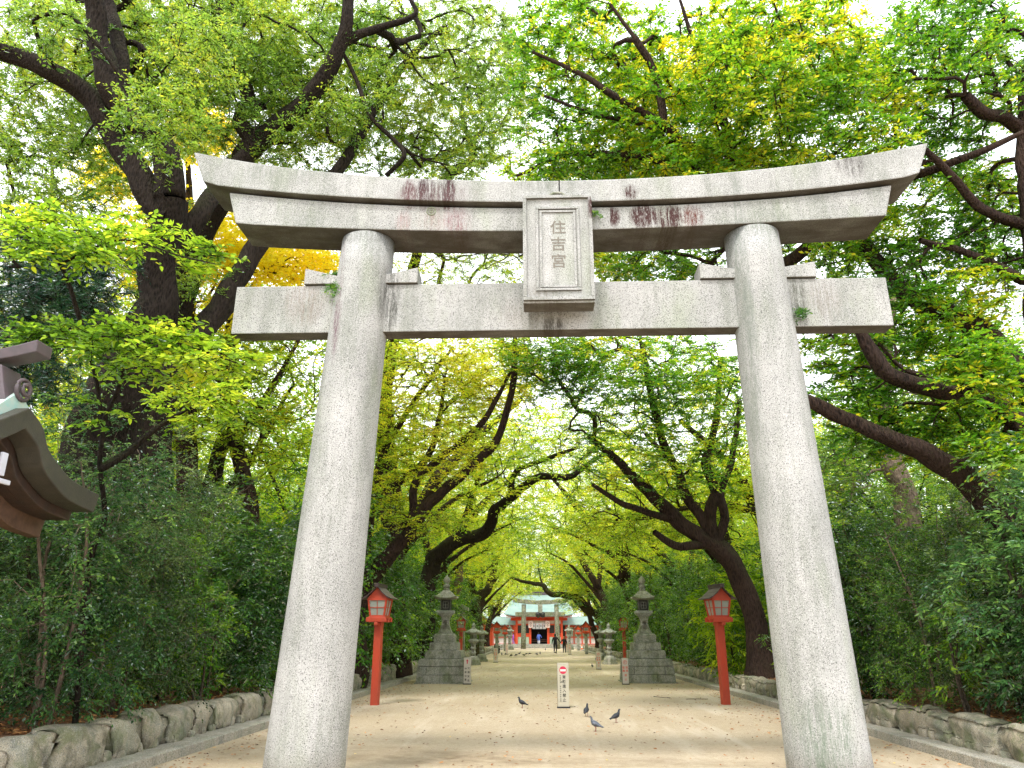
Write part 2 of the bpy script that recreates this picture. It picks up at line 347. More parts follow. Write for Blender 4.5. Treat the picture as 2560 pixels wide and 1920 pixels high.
for s, kx in ((-1, KL), (1, KR)):
    y = -6.0 if s > 0 else 5.0; k = MB()
    while y < 118:      # kerb stones with open joints and the concrete gutter behind
        L = 1.8; k.box(min(kx, kx+s*.15), max(kx, kx+s*.15), y, y+L-.012, -.05, .125+.004*random.random()); y += L
    o = k.build('kerb', M['kerb'], bevel=.012); tag(o, kind='structure')
    g = MB(); g.box(min(kx+s*.152, kx+s*.62), max(kx+s*.152, kx+s*.62), -6 if s > 0 else 5, 118, -.05, .075)
    o = g.build('gutter_strip', M['kerb']); tag(o, kind='structure')

# ---------------------------------------------------------------- boulder retaining walls
def boulder(cx, cy, cz, dx, dy, dz, seed):
    n = 7; V = []; Fc = []; idx = {}
    def vid(p):
        k = tuple(np.round(p, 4))
        if k not in idx: idx[k] = len(V); V.append(p)
        return idx[k]
    for ax in range(3):
        for sgn in (-1, 1):
            for i in range(n):
                for j in range(n):
                    q = []
                    for (a, b) in ((i, j), (i+1, j), (i+1, j+1), (i, j+1)):
                        p = [0, 0, 0]; p[ax] = sgn; p[(ax+1) % 3] = -1+2*a/n; p[(ax+2) % 3] = -1+2*b/n; q.append(vid(p))
                    Fc.append(q)
    V = np.array(V, float); nrm = (np.abs(V)**2.9).sum(1)**(1/2.9); V = V/nrm[:, None]
    # chiselled, wedge-like blocks: lean, narrow foot, broken corners
    rs = random.Random(seed); le = rs.uniform(-.22, .22); foot = rs.uniform(.62, .95)
    V[:, 1] += le*V[:, 2]; V[:, 1] *= np.where(V[:, 2] < 0, 1+(foot-1)*(-V[:, 2]), 1); top = rs.uniform(-.18, .18)
    V[:, 2] += np.where(V[:, 2] > 0, top*V[:, 1], 0)
    out = []
    for v in V:
        w = Vector((v[0]*1.1+seed*3.1, v[1]*1.3, v[2]*1.3)); d = .16*noise.noise(w)+.07*noise.noise(w*2.7)+.03*noise.noise(w*6)
        c = abs(noise.noise(w*1.4+Vector((9, 0, 0)))); d -= .10 if c < .06 else 0
        out.append((cx+v[0]*(1+d*1.3)*dx/2, cy+v[1]*(1+d*.6)*dy/2, cz+v[2]*(1+d)*dz/2))
    return np.array(out), np.array(Fc)
def wall(name, label, s, kx, y0, y1):
    root = thing(name, label, 'retaining wall', (kx+s*.62, y0, 0)); y = y0; k = 0; off = np.array(root.location)
    while y < y1:
        L = (random.uniform(.5, 1.25) if y < 40 else random.uniform(1.2, 1.9)) * (1.12 if y < 14 else 1)
        h = random.uniform(.47, .62)*(.84 if s > 0 else 1); k += 1
        V, Fc = boulder(kx+s*.80, y+L/2, .26 if s < 0 else .22, .56, L*1.10, h, k+(100 if s > 0 else 0))
        o = fast_mesh('boulder', V-off, Fc, M['boulder'] if random.random() < .6 else M['boulder_b'], root, smooth=True); y += L
        o.data.shade_smooth() if hasattr(o.data, 'shade_smooth') else None
    f = MB(); f.box(*(sorted((kx+s*.76, kx+s*.98))), y0, y1, 0, .31); f.build('mortar_core', M['kerb'], root, world=True)
    # small packing stones at the foot
    Vs = []; Fs = []; b = 0; y = y0
    while y < 34:
        V, Fc = boulder(kx+s*.60, y, .10, random.uniform(.12, .2), random.uniform(.12, .3), random.uniform(.14, .3), int(y*77) % 991)
        Vs.append(V-off); Fs.append(Fc+b); b += len(V); y += random.uniform(.25, .6)
    fast_mesh('packing_stones', np.concatenate(Vs), np.concatenate(Fs), M['boulder'], root, smooth=True)
wall('boulder_wall', 'low wall of mossy boulders along the left edge of the path', -1, KL, 8.1, 117)
wall('boulder_wall', 'low wall of brown mossy boulders along the right edge of the path', 1, KR, 8.3, 117)

# ================================================================ BIG TORII
TX = .3; T = thing('torii_gate', 'large pale granite gateway with tapered pillars standing over the path', 'torii', (TX, 8.8, 0))
# top lintel, curved, built from cross sections
def lintel(name, xs, top, bot, yf, yb, end, mat, inset=0):
    """xs sample positions; top/bot z functions; slanted end faces"""
    mb = MB(); rs = []
    for i, x in enumerate(xs):
        tl = (x-xs[0])/(xs[-1]-xs[0])
        def px(z, zb, zt):   # ends cut on a slant: lower edge shorter
            k = (zt-z)/(zt-zb)
            if i == 0: return x+end*k
            if i == len(xs)-1: return x-end*k
            return x
        zt, zb = top(x), bot(x)
        rs.append([(px(zb, zb, zt), yf+inset, zb), (px(zb, zb, zt), yb-inset, zb), (px(zt, zb, zt), yb, zt), (px(zt, zb, zt), yf, zt)])
    mb.rings(rs); return mb.build(name, mat, T, world=True, bevel=.018)
def interp(pts):
    a = np.array(pts)
    co = np.polyfit(a[:, 0], a[:, 1], 4); return lambda x: float(np.polyval(co, x))
ktop = interp([(-4.55,7.67),(-3.6,7.46),(-2.55,7.30),(-1.2,7.17),(.32,7.12),(1.5,7.14),(2.6,7.20),(3.6,7.31),(4.4,7.44),(5.11,7.58)])
kbot = interp([(-4.36,7.17),(-3.4,7.04),(-2.6,6.94),(-1.73,6.87),(-.15,6.81),(1.2,6.80),(2.07,6.82),(3.3,6.89),(4.2,7.00),(4.92,7.09)])
sbot = interp([(-3.9,6.61),(-2.6,6.52),(-1.2,6.45),(.3,6.43),(1.86,6.455),(3.2,6.50),(4.47,6.56)])
xsm = list(np.linspace(-4.55, 5.12, 25))
lintel('top_lintel', xsm, ktop, kbot, 8.42, 9.14, .19, M['torii'])
lintel('second_lintel', list(np.linspace(-4.03, 4.60, 25)), lambda x: kbot(x)-.034, sbot, 8.50, 9.12, .14, M['torii'], .0)
gm = MB(); xs = np.linspace(-3.93, 4.5, 20)     # dark joint between the two lintels
gm.rings([[(x, 8.56, kbot(x)-.03), (x, 9.06, kbot(x)-.03), (x, 9.06, kbot(x)+.01), (x, 8.56, kbot(x)+.01)] for x in xs]); gm.build('joint', M['dark'], T, world=True)
jm = MB(); jm.box(.325, .339, 8.416, 8.45, kbot(.33)+.002, ktop(.33)+.004); jm.build('joint', M['dark'], T, world=True)
# tie beam
nb = MB(); nb.box(-3.86, 4.43, 8.72, 8.98, 5.15, 5.81); nb.build('tie_beam', M['torii'], T, world=True, bevel=.014)
# pillars, round, tapering and leaning inwards
for (xb, xt, rb, rt) in ((-2.52, -2.20, .432, .343), (3.03, 2.84, .432, .343)):
    mb = MB(); n = 56; N = 14; rs = []
    for k in range(N+1):
        u = k/N; z = -.05+u*6.52; x = xb+(xt-xb)*u; r = rb+(rt-rb)*(u**1.05)
        rs.append([(x+r*math.cos(2*math.pi*i/n), 8.83+r*math.sin(2*math.pi*i/n), z) for i in range(n)])
    mb.rings(rs); p = mb.build('pillar', M['torii'], T, world=True, smooth=True)
# wedges
def wedge(x0, x1, z0, ztl, ztr):
    mb = MB(); mb.prism([(x0, z0), (x1, z0), (x1, ztr), (x0, ztl)], 'y', 8.68, 9.02); mb.build('wedge', M['torii'], T, world=True, bevel=.01)
wedge(-2.97, -2.45, 5.813, 6.04, 5.90); wedge(-2.0, -1.50, 5.813, 5.92, 6.03); wedge(2.10, 2.6, 5.813, 6.03, 5.93); wedge(3.0, 3.56, 5.813, 5.93, 6.03)
# name tablet: stepped stone frames around a sunk field
tb = thing; TB = MB()
def tz(z): return z
def frame(mb, x0, x1, z0, z1, w, y0, y1):   # rectangular ring
    mb.box(x0, x1, y0, y1, z1-w, z1); mb.box(x0, x1, y0, y1, z0, z0+w); mb.box(x0, x0+w, y0, y1, z0+w, z1-w); mb.box(x1-w, x1, y0, y1, z0+w, z1-w)
tx0, tx1, tz0, tz1 = -.14, .73, 5.33, 6.82
TB.box(tx0, tx1, 8.32, 8.60, tz0, tz1); tab = TB.build('tablet', M['torii'], T, world=True, bevel=.02)
fr = MB(); frame(fr, tx0+.002, tx1-.002, tz0+.03, tz1-.002, .045, 8.285, 8.322)
frame(fr, tx0+.16, tx1-.16, tz0+.16, tz1-.165, .035, 8.297, 8.322)
f_o = fr.build('tablet_frame', M['torii'], tab, bevel=.006); f_o.location = -Vector(T.location)
f2 = MB(); frame(f2, tx0+.21, tx1-.21, tz0+.205, tz1-.215, .03, 8.303, 8.323)
o2 = f2.build('tablet_frame', M['torii'], tab, bevel=.004); o2.location = -Vector(T.location)
arch = MB(); arch.tube([(.30+.12*math.cos(a), 8.40, 6.82+.10*math.sin(a)) for a in np.linspace(0.1, math.pi-.1, 9)], .018, 6); arch.build('hanging_ring', M['stone'], T, world=True, smooth=True)

def text(body, name, mat, parent, size, loc, rot=(R(90), 0, 0), ext=.001, world=False, sx=1.0):
    cu = bpy.data.curves.new(name, 'FONT'); cu.body = body; cu.size = size; cu.extrude = ext; cu.align_x = 'CENTER'; cu.align_y = 'CENTER'; cu.resolution_u = 2
    tmp = bpy.data.objects.new('tmp', cu); COL.objects.link(tmp); bpy.context.view_layer.update()
    me = bpy.data.meshes.new_from_object(tmp); bpy.data.objects.remove(tmp); me.materials.clear(); me.materials.append(mat)
    o = bpy.data.objects.new(name, me); link(o, parent); L = Vector(loc)-(Vector(parent.location) if world else Vector((0,0,0)))
    o.location = L; o.rotation_euler = rot; o.scale = (sx, 1, 1); return o
def column(chars, name, mat, parent, size, x, y, z0, pitch, ext=.001, rz=0, world=False):
    """characters stacked top to bottom, joined into one mesh"""
    V = []; Fc = []; b = 0
    for k, ch in enumerate(chars):
        cu = bpy.data.curves.new(name, 'FONT'); cu.body = ch; cu.size = size; cu.extrude = ext; cu.align_x = 'CENTER'; cu.align_y = 'CENTER'; cu.resolution_u = 2
        cu.offset = size*.012
        tmp = bpy.data.objects.new('tmp', cu); COL.objects.link(tmp); me = bpy.data.meshes.new_from_object(tmp); bpy.data.objects.remove(tmp)
        if len(me.vertices) == 0: continue
        vs = [v.co.copy() for v in me.vertices]; cx = (min(v.x for v in vs)+max(v.x for v in vs))/2; cy = (min(v.y for v in vs)+max(v.y for v in vs))/2
        V += [(x+v.x-cx, y-v.z, z0-k*pitch+v.y-cy) for v in vs]
        Fc += [tuple(b+i for i in p.vertices) for p in me.polygons]; b += len(vs)
    me = bpy.data.meshes.new(name); me.from_pydata(V, [], Fc); me.materials.append(mat); o = bpy.data.objects.new(name, me); link(o, parent)
    if world: o.location = -Vector(parent.location)
    return o
lt = column('住吉宮', 'carved_lettering', M['carved'], tab, .20, .30, 8.3195, 6.37, .235, ext=.002); lt.location = -Vector(T.location)
hl = column('住吉宮', 'letter_highlight', M['white'], tab, .20, .306, 8.3215, 6.362, .235, ext=.002); hl.location = -Vector(T.location)  # pale offset copy, painting a lit edge along the carved letters
hl.data.materials[0] = M['stone_pale']
# lichen ring on the lintel
rg = MB(); c = at(1078, 527, 8.49)
for rr, w in ((.055, .012), (.02, .012)):
    rg.tube([(c[0]+rr*math.cos(a), 8.497, c[2]+rr*math.sin(a)) for a in np.linspace(0, 2*math.pi, 20)], w*.7, 5)
rg.build('lichen_ring', plain('lichen', (.33,.36,.25), .9, .2, 40), T, world=True, smooth=True)

# ================================================================ RED LANTERN POSTS
def lantern_post(name, label, loc, group=None, rz=0):
    o = thing(name, label, 'lantern', loc, rz, group)
    p = MB(); p.box(-.088, .088, -.088, .088, -.1, 1.88); p.build('post', M['red'], o, bevel=.008)
    b = MB(); b.box(-.25, .25, -.045, .045, 1.85, 1.93); b.box(-.045, .045, -.25, .25, 1.78, 1.849); b.box(-.22, .22, -.22, .22, 1.932, 1.98)
    b.box(-.25,.25,-.25,-.2,1.86,1.96); b.box(-.25,.25,.2,.25,1.86,1.96); b.build('bracket', M['red'], o, bevel=.005)
    zb, zt, hb, ht = 1.98, 2.40, .178, .238
    def pt(u, v, side):  # u -1..1 across, v 0..1 up, side 0..3
        h = hb+(ht-hb)*v; a = (u*h, -h); z = zb+(zt-zb)*v
        for _ in range(side): a = (-a[1], a[0])
        return a[0], a[1], z
    fr = MB(); pn = MB()
    for s in range(4):
        def bar(u0, v0, u1, v1, w, off):
            A = Vector(pt(u0, v0, s)); B = Vector(pt(u1, v1, s)); n = Vector(pt(0, .5, s)); n.z = 0; n.normalize()
            t = (B-A).normalized(); sd = t.cross(n)*w/2; q = n*off
            fr.hexa([A-sd-n*.02, A+sd-n*.02, A+sd+q, A-sd+q, B-sd-n*.02, B+sd-n*.02, B+sd+q, B-sd+q])
        bar(-.94, 0, -.94, 1, .036, .012); bar(.94, 0, .94, 1, .036, .0125)
        bar(-.9, .035, .9, .035, .04, .006); bar(-.9, .955, .9, .955, .05, .006)
        bar(0, .05, 0, .95, .014, .003); bar(-.88, .5, .88, .5, .014, .002)
        n = Vector(pt(0, .5, s)); n.z = 0; n.normalize(); q = [Vector(pt(a, b, s))-n*.012 for a, b in ((-.93, .03), (.93, .03), (.93, .97), (-.93, .97))]
        pn.add(q, [(0,1,2,3)])
    fo = fr.build('lantern_frame', M['red'], o); pn.build('pane', M['paper'], o)
    # gable roof, gables front and back
    g = MB(); g.prism([(-.25, 2.40), (.25, 2.40), (0.02, 2.645), (-.02, 2.645)], 'y', -.235, .235); g.build('gable', M['red'], o)
    r = MB()
    for s in (-1, 1):
        pr = [(0, 2.665), (s*.12, 2.535), (s*.24, 2.435), (s*.345, 2.385)]
        for k in range(3):   # stepped copper sheets
            a, c = pr[k], pr[k+1]; r.prism([(a[0], a[1]+.004), (c[0]+s*.02, c[1]-.004), (c[0]+s*.02, c[1]+.018), (a[0], a[1]+.03)], 'y', -.33+.002*k, .33-.002*k)
    r.build('roof', M['brown_roof'], o)
    cp = MB(); cp.box(-.05, .05, -.36, .36, 2.66, 2.73); cp.box(-.065, .065, -.37, .37, 2.732, 2.75); cp.build('ridge_cap', M['brown_roof'], o, bevel=.004)
    return o
L1 = lantern_post('red_lantern_post', 'red wooden lantern post nearest on the left, beside the left gate pillar', (-3.85, 19.0, 0), 'red lantern posts along the path', R(-7))
p = at(1152.6, 1590, 44); q = at(1560, 1590, 43)
dup(L1, (4.40, 19.38, 0), R(13), 'red wooden lantern post nearest on the right, beside the right gate pillar')
dup(L1, (p[0], 44, 0), 0, 'red lantern post behind the left stone tower lantern')
dup(L1, (q[0], 43, 0), R(-3), 'red lantern post beside the right stone tower lantern')
q = at(1131, 1600, 52); 

# ================================================================ STONE TOWER LANTERNS
def tower(name, label, loc):
    o = thing(name, label, 'stone lantern', loc)
    b = MB(); b.box(-.93, .93, -.93, .93, -.05, .04); b.build('plinth', M['stone'], o, bevel=.01)
    def course(z0, z1, h0, h1, cuts, ph):
        m = MB()
        for side in range(4):     # separate blocks with open joints on each face
            xs = [-1]+cuts+[1]
            for a, c in zip(xs[:-1], xs[1:]):
                a2, c2 = a+.008, c-.008
                q = []
                for z, h in ((z0+.006, h0), (z1-.006, h1)):
                    for u, d in ((a2, -1), (c2, -1), (c2, -.6), (a2, -.6)):
                        uu = u*(h if abs(d) == 1 or True else h); x, y = uu, d*h
                        if d == -.6: x = max(-.62, min(.62, u))*h if abs(u) > .9 else u*h
                        for _ in range(side): x, y = -y, x
                        q.append((x, y, z))
                m.hexa(q)
        m.box(-h1*.9, h1*.9, -h1*.9, h1*.9, z0, z1-.004)
        return m.build('base_course', M['stone'], o, bevel=.012)
    course(.04, .29, .88, .865, [.3], 0); course(.29, .56, .862, .84, [-.62, .62], 0); course(.56, .80, .838, .80, [], 0)
    course(.80, 1.08, .63, .62, [], 0); course(1.08, 1.34, .50, .49, [-.1], 0)
    m = MB(); m.sq([(.365, 1.34), (.365, 1.58), (.30, 1.64), (.1, 1.642)]); m.build('pedestal', M['stone'], o, bevel=.008)
    m = MB(); m.sq([(.235, 1.644), (.225, 1.70), (.17, 1.82), (.135, 1.96), (.13, 2.06), (.15, 2.18), (.17, 2.225)]); m.build('shaft', M['stone'], o, bevel=.006)
    column('奉', 'carved_lettering', M['carved'], o, .15, 0, -.150, 2.03, .19, ext=.02); column('献', 'carved_lettering', M['carved'], o, .15, 0, -.165, 1.86, .19, ext=.03)
    m = MB(); m.sq([(.16, 2.226), (.20, 2.25), (.29, 2.34), (.30, 2.345), (.30, 2.43), (.1, 2.435)]); m.build('platform', M['stone_pale'], o, bevel=.006)
    fb = MB(); fb.sq([(.165, 2.436), (.165, 2.80)]); f = fb.build('firebox', M['iron'], o)
    gr = MB()
    for s in range(4):
        for (a, c, z0, z1) in ((-.10, -.085, 2.52, 2.72), (.085, .10, 2.52, 2.72), (-.1, .1, 2.505, 2.52), (-.1, .1, 2.72, 2.735), (-.006, .006, 2.52, 2.72), (-.1, .1, 2.615, 2.627)):
            q = []
            for z in (z0, z1):
                for x, y in ((a, -.174), (c, -.174), (c, -.160), (a, -.160)):
                    for _ in range(s): x, y = -y, x
                    q.append((x, y, z))
            gr.hexa(q)
        for (a, c) in ((-.185, -.158), (.158, .185)):
            q = []
            for z in (2.437, 2.80):
                for x, y in ((a, -.185), (c, -.185), (c, -.158), (a, -.158)):
                    for _ in range(s): x, y = -y, x
                    q.append((x, y, z))
            gr.hexa(q)
    gr.build('grille', M['stone'], f)
    # roof with upswept corners
    def ring(h, z, lift, n=8):
        pts = []
        for s in range(4):
            for k in range(n):
                u = -1+2*k/n; x, y = u*h, -h; zz = z+lift*abs(u)**3
                for _ in range(s): x, y = -y, x
                pts.append((x, y, zz))
        return pts
    r = MB(); r.rings([ring(.20, 2.80, 0), ring(.38, 2.83, .04), ring(.41, 2.87, .06), ring(.34, 2.91, .03), ring(.26, 2.98, .01), ring(.19, 3.07, 0), ring(.11, 3.14, 0)])
    r.build('roof', M['stone'], o, smooth=False, bevel=.004)
    j = MB(); j.lathe([(.10, 3.14), (.115, 3.17), (.10, 3.20), (.075, 3.215), (.115, 3.25), (.13, 3.29), (.115, 3.335), (.07, 3.36), (.085, 3.38), (.12, 3.44), (.125, 3.50), (.10, 3.57), (.05, 3.62), (.012, 3.67)], n=20)
    j.build('finial', M['stone'], o, smooth=True); return o
ctl = onground(1104, 1710)
TLn = tower('stone_tower_lantern', 'tall stone lantern on a stepped block base, left side of the path', (-3.33, 28.35, 0))
dup(TLn, (3.84, 28.85, 0), 0, 'tall stone lantern on a stepped block base, right side of the path')

# small carved lanterns
def small_lantern(name, label, loc, group, sc=1.0, mat='stone_pale'):
    o = thing(name, label, 'stone lantern', loc, 0, group); o.scale = (sc,)*3; m_ = M[mat]
    hx = R(30)
    b = MB(); b.lathe([(.50, -.05), (.50, .16)], n=6, rot=hx); b.lathe([(.40, .162), (.40, .30), (.36, .33)], n=6, rot=hx); b.lathe([(.34, .331), (.30, .42), (.2, .50)], n=24); b.build('base', M['stone'], o, bevel=.01)
    s = MB(); s.lathe([(.15, .50), (.145, .62), (.17, .66), (.17, .70), (.14, .73), (.135, .86), (.17, .90), (.17, .94), (.14, .97), (.14, 1.10), (.18, 1.16)], n=20); s.build('shaft', m_, o, smooth=True)
    column('献', 'carved_lettering', M['carved'], o, .14, 0, -.150, 1.04, .24, ext=.012); column('燈', 'carved_lettering', M['carved'], o, .14, 0, -.150, .80, .24, ext=.012)
    p = MB(); p.lathe([(.16, 1.16), (.30, 1.26), (.34, 1.32), (.34, 1.37), (.25, 1.40)], n=6, rot=hx); p.build('platform', m_, o, bevel=.008)
    f = MB(); f.lathe([(.20, 1.40), (.215, 1.70)], n=6, rot=hx); fo = f.build('firebox', m_, o)
    w = MB()
    for k in range(6):
        a = math.pi/3*k+math.pi/2*3; c, s_ = math.cos(a), math.sin(a); rr = .182
        q = []
        for z in (1.46, 1.64):
            for t_, d in ((-.055, 0), (.055, 0), (.055, .012), (-.055, .012)):
                q.append((c*(rr-.004+d)-s_*t_, s_*(rr-.004+d)+c*t_, z))
        w.hexa(q)
    w.build('window', M['dark'], fo)
    r = MB(); n = 24; rs = []
    for rad, z, lf in ((.20, 1.70, 0), (.40, 1.735, .055), (.43, 1.78, .075), (.34, 1.85, .03), (.24, 1.93, 0), (.13, 2.0, 0)):
        rs.append([(rad*(1+.10*abs(math.cos(3*(2*math.pi*i/n)))**6)*math.cos(2*math.pi*i/n), rad*(1+.10*abs(math.cos(3*(2*math.pi*i/n)))**6)*math.sin(2*math.pi*i/n), z+lf*abs(math.cos(3*2*math.pi*i/n))**6) for i in range(n)])
    r.rings(rs); r.build('roof', m_, o)
    j = MB(); j.lathe([(.12, 2.0), (.14, 2.04), (.07, 2.07), (.09, 2.10), (.12, 2.16), (.09, 2.25), (.03, 2.31), (.008, 2.38)], n=16); j.build('finial', m_, o, smooth=True)
    return o
A = small_lantern('stone_lantern', 'nearer small carved stone lantern of the left pair', (-3.78, 46.2, 0), 'small stone lantern pairs')
dup(A, (-3.76, 52.6, 0), 0, 'farther small carved stone lantern of the left pair', .98)
dup(A, (4.2, 47.5, 0), 0, 'nearer small carved stone lantern of the right pair')
dup(A, (4.42, 56.3, 0), 0, 'farther small carved stone lantern of the right pair', 1.02)
p = at(1274, 1600, 104); q = at(1423, 1600, 104)
dup(A, (p[0], 104, 0), 0, 'pale stone lantern in front of the left side of the shrine gate', 1.3)
dup(A, (q[0], 104, 0), 0, 'pale stone lantern in front of the right side of the shrine gate', 1.33)
# roofed stone marker behind the left tower
p = at(1152, 1600, 51); o = thing('roofed_stone_marker', 'grey stone pillar with a curved stone cap behind the left tower lantern', 'stone marker', (p[0], 51, 0)); o.scale = (1.1,)*3
b = MB(); b.box(-.22, .22, -.22, .22, 0, 2.9); b.box(-.4, .4, -.4, .4, -.05, .3); b.build('pillar', M['stone'], o, bevel=.01)
b = MB(); b.rings([[(x, -.36, 3.22-.55*abs(x)*(1.5-abs(x))-.12), (x, .36, 3.22-.55*abs(x)*(1.5-abs(x))-.12), (x, .36, 3.30-.55*abs(x)*(1.5-abs(x))), (x, -.36, 3.30-.55*abs(x)*(1.5-abs(x)))] for x in np.linspace(-.42, .42, 11)])
b.box(-.2, .2, -.25, .25, 2.9, 3.0); b.build('stone_cap', M['stone_pale'], o)

# ================================================================ SIGNS
def sign(name, label, loc, w, h, board='cream', rz=0, group=None, lean=0.0, d=.10):
    o = thing(name, label, 'sign', loc, rz, group)
    b = MB(); b.box(-w/2-.02, w/2+.02, -d/2-.02, d/2+.02, 0, .035); b.build('base', M['black'], o, bevel=.004)
    b = MB(); b.box(-w/2, w/2, -d/2, d/2, .036, h); b.build('board', M[board], o, bevel=.004)
    e = MB(); e.box(-w/2-.004, -w/2+.004, -d/2+.006, d/2+.006, .036, h-.004); e.build('edge_trim', M['black'], o)
    return o
def disc(mb, x, z, r, y, n=32, r0=0, th=.002):
    if r0 == 0: mb.add([(x+r*math.cos(2*math.pi*k/n), y, z+r*math.sin(2*math.pi*k/n)) for k in range(n)], [tuple(range(n))])
    else:
        vs = [(x+rr*math.cos(2*math.pi*k/n), y, z+rr*math.sin(2*math.pi*k/n)) for rr in (r0, r) for k in range(n)]
        mb.add(vs, [(k, (k+1) % n, n+(k+1) % n, n+k) for k in range(n)])
s1 = sign('no_entry_sign', 'cream no-entry sign board with black writing standing mid-path', (.55, 18.35, 0), .255, .955)
y = -.0515; m = MB(); disc(m, -.0, .80, .082, y); m.build('no_entry_disc', M['signred'], s1)
m = MB(); m.add([(-.064, y-.002, .775), (.064, y-.002, .775), (.064, y-.002, .82), (-.064, y-.002, .82)], [(0,1,2,3)]); m.build('white_bar', M['white'], s1)
column('車輛進入禁止', 'lettering', M['textblack'], s1, .083, .022, y, .655, .096, ext=.001)
column('交通安全御祈願車輛停車位置', 'small_lettering', M['textblack'], s1, .032, -.062, y, .68, .044, ext=.001)
def parking_sign(label, loc, h=.83, w=.215, sc=1, far=False, rz=0):
    s = sign('parking_ban_sign', label, loc, w, h, 'cream_w', rz, 'white parking-ban sign boards'); m = MB()
    yy = -.0515; disc(m, 0, h*.855, .063, yy, r0=.050); m.build('ring', M['textred'], s)
    column('P', 'symbol', M['signred'], s, .088, 0, yy, h*.855, .1)
    column('駐車', 'lettering', M['textred'], s, .085, .053, yy, h*.66, .105); column('駐輪', 'lettering', M['textred'], s, .085, -.053, yy, h*.66, .105)
    column('禁止', 'lettering', M['textred'], s, .085, .006, yy, h*.36, .12); return s
parking_sign('white parking-ban sign leaning near the right tower lantern base', (2.92, 27.3, 0), .83)
parking_sign('white parking-ban sign before the right pair of small lanterns', (2.99, 40.16, 0), .84, .24)
p = at(1239, 1656, 50.8); parking_sign('white parking-ban sign on the left, past the red lantern post', (p[0], 50.8, 0), .87, .27)
p = at(1267, 1637, 74); parking_sign('distant white sign board before the left far lantern posts', (p[0], 74, 0), .9, .26)
p = at(1425, 1637, 74); parking_sign('distant white sign board on the right, nearer of two', (p[0], 74, 0), .95, .28)
p = at(1417, 1630, 88); parking_sign('distant white sign board on the right, farther of two', (p[0], 88, 0), .95, .35)
s4 = sign('arrow_sign', 'white sign with red up arrow beside the left tower lantern base', (-2.42, 27.25, 0), .235, .855, 'cream_w', R(-4))
m = MB(); yy = -.0515; m.add([(-.018, yy, .66), (.018, yy, .66), (.018, yy, .745), (.045, yy, .745), (0, yy, .80), (-.045, yy, .745), (-.018, yy, .745)], [(0,1,2,3,4,5,6)]); m.build('arrow', M['signred'], s4)
column('交通安全', 'lettering', M['textblack'], s4, .08, .05, yy, .52, .128); column('停車位置', 'lettering', M['textblack'], s4, .075, -.05, yy, .51, .118)

# ================================================================ FAR LANTERN POSTS (curved roofs on stone shafts)
def curved_lantern(name, label, loc, group):
    o = thing(name, label, 'lantern', loc, 0, group)
    b = MB(); b.box(-.15, .15, -.15, .15, -.05, 1.86); b.build('post', M['stone'], o, bevel=.01)
    b = MB(); b.sq([(.2, 1.86), (.36, 1.98), (.36, 2.05)]); b.build('bracket', M['red_far'], o)
    b = MB(); b.box(-.26, .26, -.26, .26, 2.051, 2.46); b.build('lantern_box', M['red_far'], o)
    w = MB(); w.box(-.19, .19, -.275, .275, 2.12, 2.4); w.box(-.275, .275, -.19, .19, 2.12, 2.4); w.build('pane', M['paper'], o)
    g = MB()
    for x in (-.07, .07): g.box(x-.015, x+.015, -.282, .282, 2.12, 2.4)
    g.box(-.19, .19, -.283, .283, 2.25, 2.27); g.build('muntin', M['iron'], o)
    def zc(x): return 2.50+.5*(1-abs(x)/.62)**1.6
    xs = np.linspace(-.62, .62, 17); g = MB(); g.prism([(-.5, 2.44), (.5, 2.44)]+[(x, zc(x)-.05) for x in xs[::-1]], 'y', -.3, .3); g.build('gable', M['red_far'], o)
    r = MB(); r.rings([[(x, -.45, zc(x)-.04), (x, .45, zc(x)-.04), (x, .45, zc(x)+.03), (x, -.45, zc(x)+.03)] for x in xs]); r.build('roof', M['brown_roof'], o); return o
cl = curved_lantern('roofed_lantern_post', 'nearer left red lantern with curved roof on a grey post', (-4.02, 77, 0), 'curved-roof lanterns before the shrine gate')
dup(cl, (-3.95, 94, 0), 0, 'farther left red lantern with curved roof on a grey post'); dup(cl, (4.55, 76, 0), 0, 'nearer right red lantern with curved roof on a grey post'); dup(cl, (4.85, 97, 0), 0, 'farther right red lantern with curved roof on a grey post')

# ================================================================ SECOND TORII (old, mossy)
o = thing('old_torii_gate', 'old mossy stone gateway in front of the red shrine gate', 'torii', (.3, 112, 0))
b = MB()
xs = np.linspace(-3.9, 3.9, 17); b.rings([[(x, -.5, 6.0+.022*x*x+.03*math.sin(x*2)), (x, .5, 6.0+.022*x*x), (x, .5, 6.55+.024*x*x), (x, -.5, 6.55+.024*x*x+.04*math.sin(x*3))] for x in xs])
b.build('lintel', M['mossy_granite'], o, bevel=.03)
b = MB(); b.box(-3.55, 3.55, -.15, .15, 4.35, 4.95); b.build('tie_beam', M['mossy_granite'], o, bevel=.02)
for s in (-1, 1):
    b = MB(); b.rings([[(s*(2.42-.10*k/4)+(.36-.05*k/4)*math.cos(2*math.pi*i/20), (.36-.05*k/4)*math.sin(2*math.pi*i/20), -.05+6.05*k/4) for i in range(20)] for k in range(5)]); b.build('pillar', M['mossy_granite'], o, smooth=True)
b = MB(); b.box(-.32, .32, -.62, -.3, 4.8, 6.0); b.build('tablet', M['stone'], o, bevel=.02)
for s in (-.3,.35):
    b = MB(); b.lathe([(.1, 4.15), (.32, 4.35), (.34, 4.7), (.2, 4.95)], c=(s, -.45, 0), n=12); b.build('hanging_lantern', M['iron'], o, smooth=True)

